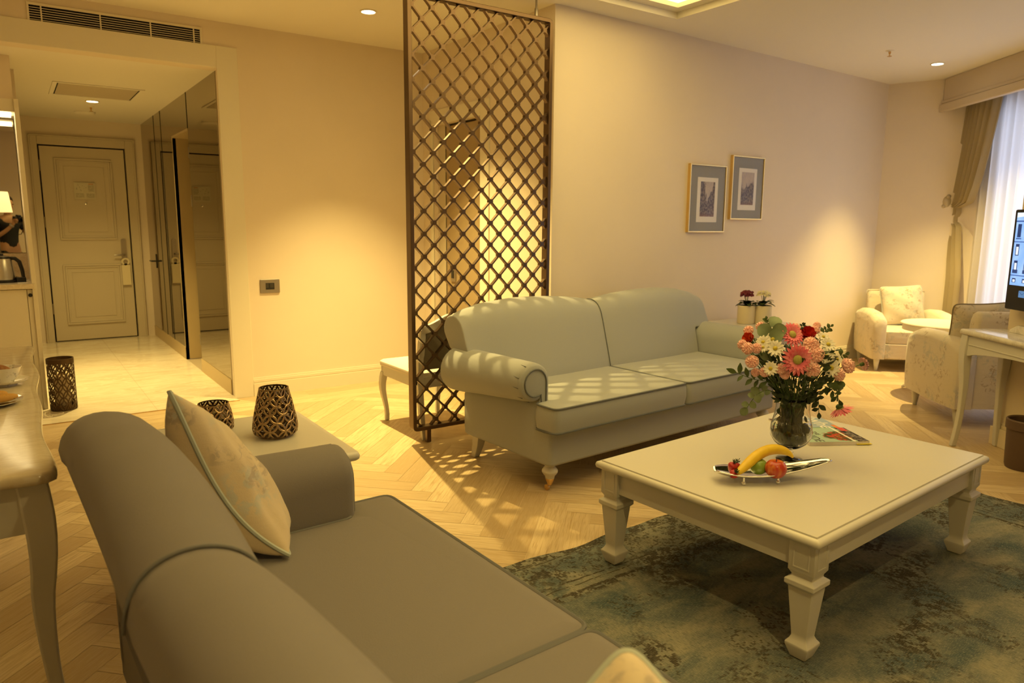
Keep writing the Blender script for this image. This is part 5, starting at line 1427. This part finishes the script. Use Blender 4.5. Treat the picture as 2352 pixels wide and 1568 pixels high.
sprig('fern_frond', 'curved fern tip sticking up at the upper right', RT, [(2.60, 1.65, .88), (2.66, 1.64, .97), (2.70, 1.63, 1.0)], 16, .020, leaf_m, 'long', .6)
sprig('fern_frond', 'small fern tip standing at the top left', RT, [(2.48, 1.72, .9), (2.47, 1.755, 1.0), (2.47, 1.766, 1.03)], 10, .016, leaf_m, 'long', .7)
sprig('fern_frond', 'fern tip rising between the gerbera and the red rose', RT, [(2.53, 1.67, .9), (2.545, 1.66, 1.0), (2.55, 1.655, 1.015)], 8, .014, leafd_m, 'long', .7)
sprig('leafy_sprig', 'bright green leaf sprig at the right behind the daisies', RT, [(2.66, 1.63, .84), (2.73, 1.61, .875), (2.77, 1.60, .885)], 7, .026, leaf_m, 'long', .6)
sprig('leafy_sprig', 'lobed dark leaf bent over the right rim of the vase', RT, [(2.60, 1.63, .74), (2.62, 1.61, .71), (2.625, 1.605, .66)], 7, .030, leafd_m, 'long', .6)
sprig('leafy_sprig', 'dark leaf sprig bent over the left rim of the vase', RT, [(2.51, 1.68, .745), (2.49, 1.685, .72), (2.485, 1.69, .68)], 6, .028, leafd_m, 'long', .6)
# dense filler leaves
bm = nb()
for k in range(420):
    a = rnd.random() * 2 * PI; z = .70 + .22 * rnd.random(); rr = (.05 + .085 * min(1, (z - .69) / .12)) * math.sqrt(rnd.random())
    c_ = Vector((2.56 + rr * math.cos(a), 1.672 + rr * math.sin(a), z)); d = (Vector((math.cos(a), math.sin(a), .5)) + Vector((rnd.random() - .5, rnd.random() - .5, rnd.random() - .5))).normalized()
    s_ = d.orthogonal().normalized(); s_ = Matrix.Rotation(rnd.random() * 6, 3, d) @ s_; L = .022 + .024 * rnd.random(); nn = d.cross(s_)
    secs = []
    for q in range(5):
        u = q / 4; hw = L * .26 * math.sin(PI * min(max(u, .04), .96)); cc = c_ + d * L * u + nn * L * .12 * math.sin(u * PI); secs.append([cc - s_ * hw, cc + nn * hw * .15, cc + s_ * hw])
    loft(bm, secs, cap=False, close=False)
tag(obj('foliage', bm, leafd_m, angle=0), 'dense dark green filler leaves filling the heart of the bouquet', 'foliage', None, 'stuff')
# leaves and stems below the rim, inside the vase
bm = nb()
for k in range(60):
    a = rnd.random() * 2 * PI; r0 = .058 * math.sqrt(rnd.random()); r1 = .056 * math.sqrt(rnd.random()); b_ = rnd.random() * 2 * PI
    z1 = .50 + .05 * rnd.random(); r1 *= .6 if z1 < .52 else 1
    tube(bm, [(2.576 + r0 * math.cos(a), 1.691 + r0 * math.sin(a), .72), (2.576 + r1 * math.cos(b_) * .8, 1.691 + r1 * math.sin(b_) * .8, z1)], .0028, 5)
for k in range(150):
    a = rnd.random() * 2 * PI; z = .545 + .17 * rnd.random(); rr = (.060 if z > .62 else .068) * math.sqrt(rnd.random()) * .86
    c_ = Vector((2.576 + rr * math.cos(a), 1.691 + rr * math.sin(a), z)); d = Vector((rnd.random() - .5, rnd.random() - .5, -.9)).normalized(); s_ = Matrix.Rotation(rnd.random() * 6, 3, d) @ d.orthogonal().normalized(); L = .018 + .016 * rnd.random()
    secs = []
    for q in range(4):
        u = q / 3; hw = L * .3 * math.sin(PI * min(max(u, .06), .94)); cc = c_ + d * L * u; secs.append([cc - s_ * hw, cc, cc + s_ * hw])
    loft(bm, secs, cap=False, close=False)
tag(obj('cut_stems', bm, mat('cut_stem', (.035, .05, .014), .5, noise=(18, (.16, .17, .06), .48, .72))), 'bundle of cut flower stems standing in the glass vase', 'stems', None, 'stuff')
bm = nb(); sphere(bm, (0, 0, 0), .009, 8, 4, (1, .5, .15)); o_ = obj('fallen_petal', bm, petal_white); o_.location = (2.604, 1.643, .4385); tag(o_, 'small white petal lying on the table by the vase foot', 'petal')

# silver fruit dish
fd = thing('fruit_dish', 'boat shaped polished silver fruit dish on ball feet', 'dish', (0, 0, 0))
fa = Vector((2.105, 1.688, 0)); fb = Vector((2.480, 1.450, 0)); ax = (fb - fa).normalized(); sd = Vector((-ax.y, ax.x, 0))
bm = nb(); secs = []; N_ = 32
for i in range(N_ + 1):
    u = i / N_; c_ = fa + (fb - fa) * u + sd * (.018 * math.sin(PI * u))
    hw = .072 * (math.sin(PI * min(1, (u * .60 + .19))) ** .7) * (1 if u < .45 else 1 - .62 * ((u - .45) / .55) ** 1.1)
    if u < .12: hw *= .50 + .50 * math.sqrt(u / .12)
    if u > .95: hw *= math.sqrt(max(.10, (1 - u) / .05))
    zb = TZ + .013 + .026 * (max(0, .32 - u) / .32) ** 2 + .066 * (max(0, u - .36) / .64) ** 1.7
    row = []
    for j in range(-6, 7):
        v = j / 6; row.append(c_ + sd * (hw * v) + Vector((0, 0, zb + .026 * v * v * (hw / .072) ** .8)))
    secs.append(row)
loft(bm, secs, cap=False, close=False)
o_ = obj('bowl', bm, chrome_m, fd, angle=0); solidify(o_, .0035)
for u, w_ in ((.22, -.052), (.52, -.050), (.22, .045), (.52, .045)):
    p = fa + (fb - fa) * u + sd * (.018 * math.sin(PI * u) + w_); x, y = p.x, p.y
    bm = nb(); sphere(bm, (x, y, TZ + .0085), .0085, 14, 8); lathe(bm, [(.0045, TZ + .012), (.0035, TZ + .030)], 8, (x, y)); obj('ball_foot', bm, chrome_m, fd)
# fruit
bm = nb(); bp_ = [(2.138, 1.617, .492), (2.158, 1.618, .498), (2.20, 1.620, .514), (2.245, 1.620, .536), (2.29, 1.614, .554), (2.33, 1.602, .560), (2.362, 1.583, .556), (2.38, 1.568, .546), (2.388, 1.558, .535), (2.392, 1.552, .526)]
tube(bm, bp_, [.007, .016, .021, .0235, .0240, .0235, .0205, .015, .008, .005], 7)
banana = obj('banana', bm, mat('banana_yellow', (.78, .54, .03), .45, noise=(30, (.70, .46, .03), .4, .7)), sub=1); tag(banana, 'ripe yellow banana lying across the silver fruit dish', 'banana')
def apple(name, label, loc, r_, m):
    t = thing(name, label, 'apple', loc, 0, 'apples in the dish')
    bm = nb(); pr = []
    for k in range(25):
        a = -PI / 2 + PI * k / 24; rr = r_ * math.cos(a) * (1 + .05 * math.sin(a)); z = r_ * .92 * math.sin(a)
        if k > 19: z -= r_ * .28 * ((k - 19) / 5) ** 1.5
        if k < 4: z += r_ * .12 * ((4 - k) / 4) ** 1.5
        pr.append((max(rr, .0004), z))
    lathe(bm, pr, 28); obj('flesh', bm, m, t, angle=0)
    bm = nb(); tube(bm, [(0, 0, r_ * .6), (.002, .001, r_ * .9), (.004, .002, r_ * 1.08)], .0015, 6); obj('stem', bm, mat('apple_stem', (.08, .05, .02), .8), t)
    return t
apr = mat('red_apple', (.50, .045, .015), .3, coat=.4); g = G(apr); o2 = g.tc.outputs['Object']; g.col(g.mix(g.step(g.noise(g.map(o2, scale=(60, 60, 9)), 1.0, 3), .42, .66), (.42, .03, .012), (.56, .16, .03)))
apple('apple', 'red and yellow apple at the front of the silver dish', (2.282, 1.550, .5045), .040, apr)
apple('apple', 'green apple under the banana in the silver dish', (2.262, 1.612, .500), .034, mat('green_apple', (.20, .30, .04), .35, coat=.3))
def strawb(label, loc, r_, rx):
    t = thing('strawberry', label, 'strawberry', loc, 0, 'strawberries in the dish', rot=rx)
    bm = nb(); lathe(bm, [(.0005, -r_ * 1.25), (r_ * .45, -r_ * 1.0), (r_ * .85, -r_ * .3), (r_, r_ * .25), (r_ * .8, r_ * .7), (r_ * .2, r_ * .82)], 16); obj('flesh', bm, mat('strawberry_red', (.40, .02, .015), .4, bump=(250, .8)), t, angle=0)
    bm = nb()
    for k in range(7): petal(bm, r_ * .9, r_ * .16, -.2, .5 + .4 * rnd.random(), 2 * PI * k / 7, 0, 0)
    for v in bm.verts: v.co.z += r_ * .8
    tube(bm, [(0, 0, r_ * .8), (r_ * .1, 0, r_ * 1.4), (r_ * .3, 0, r_ * 1.9)], .0012, 5); obj('calyx', bm, leafd_m, t, angle=0)
strawb('upper strawberry with green calyx at the left end of the silver dish', (2.160, 1.652, .506), .0185, (.3, .2, 0))
strawb('lower strawberry partly hidden at the rim of the silver dish', (2.140, 1.628, .488), .017, (.5, -.6, .5))
strawb('strawberry with long stem behind the banana', (2.205, 1.672, .496), .017, (.2, .3, 0))

# magazines
mdir = Vector((-.50, -.866, 0)).normalized()
def magazine(label, corner, wdt, hgt, zb, th, m, yaw):
    t = thing('magazine', label, 'magazine', (corner[0], corner[1], zb), yaw, 'magazines on the coffee table')
    bm = nb(); box(bm, 0, wdt, 0, hgt, 0, th - .0006); pg = obj('pages', bm, mat('page_edges', (.72, .67, .64), .8), t, smooth=False)
    bm = nb(); box(bm, 0, wdt, 0, hgt, th - .0006, th); obj('cover', bm, m, t, smooth=False)
    return t
# local frame: x = reading direction, y = up the cover
myaw = math.atan2(mdir.y, mdir.x)
def cover_mat(name, mint):
    m = mat(name, (.5, .5, .5), .6, spec=.2); g = G(m); o = g.tc.outputs['Object']; x, y, z = g.xyz(o)
    n1 = g.noise(o, 45, 4, .6, .6); n2 = g.noise(g.map(o, loc=(2, 1, 0)), 28, 3)
    if mint:
        c = (.36, .48, .38)
        d = g.n('ShaderNodeVectorMath', operation='DISTANCE'); g.put(d.inputs[0], g.map(o, scale=(1.0, .85, 1))); d.inputs[1].default_value = (.13, .165, 0)
        dd = g.math('ADD', d.outputs['Value'], g.math('MULTIPLY', g.math('SUBTRACT', n2, .5), .05))
        food = g.mix(g.step(n1, .45, .56), (.06, .06, .012), (.42, .055, .018)); food = g.mix(g.step(n2, .6, .68), food, (.50, .30, .05))
        c = g.mix(g.step(dd, .078, .066), c, food)
        c = g.mix(g.step(y, .222, .226), c, g.mix(g.step(n1, .42, .6), (.025, .018, .018), (.24, .21, .19)))
    else:
        c = g.mix(g.step(g.math('ADD', y, g.math('MULTIPLY', n2, .05)), .11, .135), g.mix(g.step(n1, .4, .6), (.10, .055, .045), (.22, .14, .12)), (.32, .40, .50))
        c = g.mix(g.step(x, .165, .168), c, (.10, .26, .06))
    g.col(c); return m
mz = magazine('bottom magazine with pale blue cover lettered whe behind the vase', (3.26, 1.975), .205, .275, TZ, .007, cover_mat('blue_cover', False), myaw)
mz.location = Vector((3.262, 1.975, TZ)) + Vector((-mdir.y, mdir.x, 0)) * -.275
txt_m = mat('cover_white_ink', (.80, .78, .70), .4); txtd_m = mat('cover_dark_ink', (.03, .03, .025), .4)
font_mesh('title', 'where', .105, txt_m, mz, Matrix.Translation((.006, .185, .0072)))
mg = magazine('front magazine with mint cover and food picture lettered THE GUIDE', (0, 0), .215, .275, TZ + .0005, .017, cover_mat('mint_cover', True), myaw)
mg.location = Vector((3.262, 1.975, TZ + .0075)) + mdir * .205 + Vector((-mdir.y, mdir.x, 0)) * -.278
mg.location.z = TZ + .0005
mz.location = Vector(mz.location) - mdir * .004
font_mesh('title', 'THE', .030, txtd_m, mg, Matrix.Translation((.055, .085, .0172)))
font_mesh('title', 'GUIDE', .058, txtd_m, mg, Matrix.Translation((.04, .035, .0172)))
bm = nb(); box(bm, 0, .055, .236, .266, .017, .0174); obj('red_strip', bm, mat('strip_red', (.60, .05, .02), .4), mg, smooth=False)
bm = nb(); box(bm, .125, .20, .252, .272, .007, .0074); obj('orange_strip', bm, mat('strip_orange', (.75, .22, .02), .4), mz, smooth=False)
bm = nb(); box(bm, .0, .215, .205, .215, .017, .0173); obj('white_strip', bm, txt_m, mg, smooth=False)
bm = nb(); box(bm, .205, .222, .215, .284, .004, .006); obj('yellow_tab', bm, mat('tab_yellow', (.75, .62, .03), .5), mg, smooth=False)

# planter on the far side table
pt = thing('planter', 'cream twin pot planter on the side table by the wall', 'planter', (5.03, 3.72, .60), R(-35))
bm = nb()
for x in (-.068, .068): lathe(bm, [(.066, .001), (.071, .01), (.072, .148), (.068, .152), (.064, .146), (.062, .135)], 28, (x, 0))
obj('twin_pot', bm, mat('cream_ceramic', (.74, .64, .42), .3, coat=.3), pt)
bm = nb(); lathe(bm, [(.060, .130), (.060, .136)], 20, (-.068, 0)); lathe(bm, [(.060, .130), (.060, .136)], 20, (.068, 0)); obj('soil', bm, mat('soil', (.03, .02, .012), .95), pt)
def potplant(label, lx, bloom, nb_, leafm, rr=.05):
    c0 = pt.matrix_basis @ Vector((lx, 0, .135)) if False else Vector((5.03 + lx * math.cos(R(-35)), 3.72 + lx * math.sin(R(-35)), .735))
    t = thing('kalanchoe', label, 'plant', c0, 0, 'plants in the twin planter')
    for k in range(13):
        a = 2 * PI * k / 13 + rnd.random() * .4; L = .075 + .03 * rnd.random(); bm = nb(); secs = []
        el = -.25 + .7 * rnd.random()
        if k == 0: a = R(-150); L = .07; el = -.9
        d = Vector((math.cos(a) * math.cos(el), math.sin(a) * math.cos(el), math.sin(el))); s_ = Vector((-math.sin(a), math.cos(a), 0))
        for q in range(6):
            u = q / 5; hw = .026 * math.sin(PI * min(max(u, .05), .95)) ** .7; cc = Vector((0, 0, .02)) + d * L * u + Vector((0, 0, .02 * math.sin(u * PI))); secs.append([cc - s_ * hw, cc - Vector((0, 0, hw * .2)), cc + s_ * hw])
        loft(bm, secs, cap=False, close=False); obj('leaf', bm, leafm, t, angle=0)
    bm = nb(); 
    for k in range(7):
        a = rnd.random() * 6.3; r1 = .035 * rnd.random(); tube(bm, [(0, 0, 0), (r1 * .5 * math.cos(a), r1 * .5 * math.sin(a), .06), (r1 * math.cos(a), r1 * math.sin(a), .10)], .002, 5)
    obj('stalks', bm, stem_m, t)
    bm = nb()
    for k in range(nb_):
        a = rnd.random() * 6.3; r1 = rr * math.sqrt(rnd.random()); z = .105 + .035 * rnd.random() - .25 * r1; ctr = Vector((r1 * math.cos(a), r1 * math.sin(a), z))
        b2 = nb()
        for j in range(5): petal(b2, .012, .006, .2, .5, 2 * PI * j / 5, .2, .001, 3)
        q = Vector((math.cos(a) * .5 + CAMV.x * .6, math.sin(a) * .5 + CAMV.y * .6, .8)).to_track_quat('Z', 'Y').to_matrix().to_4x4(); q.translation = ctr
        mp_ = {}
        for v in b2.verts: mp_[v] = bm.verts.new(q @ v.co)
        for f in b2.faces: bm.faces.new([mp_[v] for v in f.verts])
        b2.free()
    obj('blossoms', bm, bloom, t, angle=0)
potplant('dark maroon flowering plant in the left half of the planter', -.068, mat('maroon_bloom', (.13, .006, .02), .6), 70, leafd_m)
potplant('cream flowering plant in the right half of the planter', .068, mat('cream_bloom', (.74, .68, .42), .6), 60, mat('planter_leaf', (.045, .065, .015), .5))

# ---------------------------------------------------------------- the photographer (seen in the minibar mirror)
pp = thing('person', 'person in black T-shirt holding a camera, reflected in the minibar mirror', 'person', (-.19, -.27, 0), -YAW)
skin_m = mat('skin', (.52, .30, .18), .55); hair_m = mat('dark_hair', (.012, .009, .007), .5); shirt_m = mat('black_shirt', (.012, .012, .014), .8); trou_m = mat('dark_trousers', (.03, .032, .04), .8); shoe_m = mat('dark_shoe', (.02, .018, .016), .5)
# local: +y forward (towards the view), x right
Vb = [(0, 0, .93, (.135, .10)), (0, 0, 1.10, (.125, .09)), (0, .0, 1.28, (.155, .10)), (0, .01, 1.41, (.13, .085)), (0, .015, 1.47, (.052, .052)), (0, .03, 1.53, (.05, .05)), (0, .045, 1.60, (.074, .088)), (0, .05, 1.665, (.076, .092)), (0, .035, 1.72, (.06, .075)),
      (-.17, 0, 1.40, .052), (-.235, .02, 1.24, .042), (-.25, .07, 1.13, .036), (-.16, .20, 1.24, .031), (-.085, .275, 1.345, .025),
      (.17, 0, 1.40, .052), (.245, .03, 1.24, .042), (.255, .08, 1.13, .036), (.165, .205, 1.25, .031), (.085, .265, 1.36, .025),
      (-.09, 0, .86, .088), (-.10, .01, .50, .058), (-.105, -.02, .12, .040), (-.11, .02, .05, .036), (-.115, .14, .035, .030),
      (.09, 0, .86, .088), (.10, .01, .50, .058), (.105, -.02, .12, .040), (.11, .02, .05, .036), (.115, .14, .035, .030)]
Eb = [(0, 1), (1, 2), (2, 3), (3, 4), (4, 5), (5, 6), (6, 7), (7, 8), (3, 9), (9, 10), (10, 11), (11, 12), (12, 13), (3, 14), (14, 15), (15, 16), (16, 17), (17, 18), (0, 19), (19, 20), (20, 21), (21, 22), (22, 23), (0, 24), (24, 25), (25, 26), (26, 27), (27, 28)]
# palms and five fingers each, curled round the camera body
def hand(s, wrist_i, ct_):
    wv = Vector(Vb[wrist_i][:3]); base = len(Vb); c_ = Vector(ct_)
    Vb.append((*c_, (.026, .018))); Eb.append((wrist_i, base))
    for k, (dx, dz, L) in enumerate(((0, .028, .062), (0, .010, .068), (0, -.008, .064), (0, -.026, .052))):
        a = len(Vb); p0 = c_ + Vector((s * .006, .02, dz)); p1 = p0 + Vector((-s * .004, L * .55, .0)); p2 = p1 + Vector((-s * L * .45, L * .25, 0))
        Vb.append((*p0, .0095)); Vb.append((*p1, .0085)); Vb.append((*p2, .0075)); Eb.extend([(base, a), (a, a + 1), (a + 1, a + 2)])
    a = len(Vb); p0 = c_ + Vector((-s * .022, .0, .022)); p1 = p0 + Vector((-s * .028, .012, .014))
    Vb.append((*p0, .0105)); Vb.append((*p1, .0085)); Eb.extend([(base, a), (a, a + 1)])
hand(-1, 13, (-.078, .262, 1.385)); hand(1, 18, (.078, .258, 1.395))
body = skin('body', Vb, Eb, skin_m, pp, 0, 2)
bm = nb(); secs = []
sphere(bm, (0, .02, 1.69), .105, 18, 12, (.86, .98, .92)); 
for v in bm.verts:
    if v.co.y > .07 and v.co.z < 1.72: v.co.y = .07
obj('hair', bm, hair_m, pp)
skin('shirt', [(0, 0, .90, (.150, .112)), (0, 0, 1.10, (.140, .102)), (0, 0, 1.28, (.170, .112)), (0, .01, 1.405, (.145, .096)), (0, .012, 1.455, (.068, .064)), (-.175, 0, 1.395, .066), (-.235, .02, 1.245, .055), (.175, 0, 1.395, .066), (.245, .03, 1.245, .055)], [(0, 1), (1, 2), (2, 3), (3, 4), (3, 5), (5, 6), (3, 7), (7, 8)], shirt_m, pp)
skin('trousers', [(0, 0, .95, (.145, .108)), (-.092, 0, .85, .098), (-.10, .01, .50, .070), (-.105, -.02, .10, .056), (.092, 0, .85, .098), (.10, .01, .50, .070), (.105, -.02, .10, .056)], [(0, 1), (1, 2), (2, 3), (0, 4), (4, 5), (5, 6)], trou_m, pp)
for s in (-1, 1):
    bm = nb(); secs = []
    for y, w, h in ((-.075, .03, .05), (-.06, .042, .075), (.0, .045, .09), (.08, .05, .065), (.17, .045, .045), (.20, .028, .03)):
        secs.append([(s * .11 + w * math.cos(a) * 1.0, y, max(.002, h * .5 + h * .5 * math.sin(a))) for a in [2 * PI * k / 14 for k in range(14)]])
    loft(bm, secs); obj('shoe', bm, shoe_m, pp)
bm = nb(); lathe(bm, [(.033, -.012), (.035, -.008), (.035, .008), (.033, .012)], 20); xf(bm, bm.verts, Matrix.Translation((-.105, .252, 1.318)) @ (Vector((.075, .075, .105)).to_track_quat('Z', 'Y').to_matrix().to_4x4())); obj('wristwatch', bm, steel_m, pp)
for s in (-1, 1):
    bm = nb(); sphere(bm, (s * .031, .128, 1.645), .010, 10, 6); obj('eye', bm, mat('eye', (.25, .2, .17), .2), pp)
    bm = nb(); sphere(bm, (s * .080, .035, 1.625), .026, 10, 6, (.35, .7, 1.2)); obj('ear', bm, skin_m, pp)
bm = nb(); sphere(bm, (0, .140, 1.612), .015, 10, 6, (.8, 1, 1.4)); obj('nose', bm, skin_m, pp)
bm = nb(); sphere(bm, (0, .128, 1.570), .020, 10, 6, (1.2, .35, .35)); obj('mouth', bm, mat('lips', (.38, .14, .11), .5), pp)
cmr = thing('camera_body', 'black camera with strap held by the reflected photographer', 'camera', (0, 0, 1.4)); cmr.rotation_euler = (-PITCH, 0, -YAW)
bm = nb(); box(bm, -.068, .068, -.115, -.05, -.05, .045); box(bm, -.03, .03, -.10, -.045, .045, .07); box(bm, -.075, -.045, -.09, -.035, -.05, .04); obj('housing', bm, black_m, cmr, bevel=.008)
bm = nb(); lathe(bm, [(.036, -.055), (.038, -.03), (.036, -.012), (.032, -.010), (.032, -.05)], 28, cap=False); xf(bm, bm.verts, Matrix.Rotation(R(-90), 4, 'X')); obj('lens_barrel', bm, black_m, cmr)
bm = nb(); tube(bm, [(.07, -.085, .03), (.11, -.10, -.04), (.115, -.11, -.16), (.08, -.12, -.24), (.02, -.13, -.25)], .006, 6); obj('strap', bm, black_m, cmr)
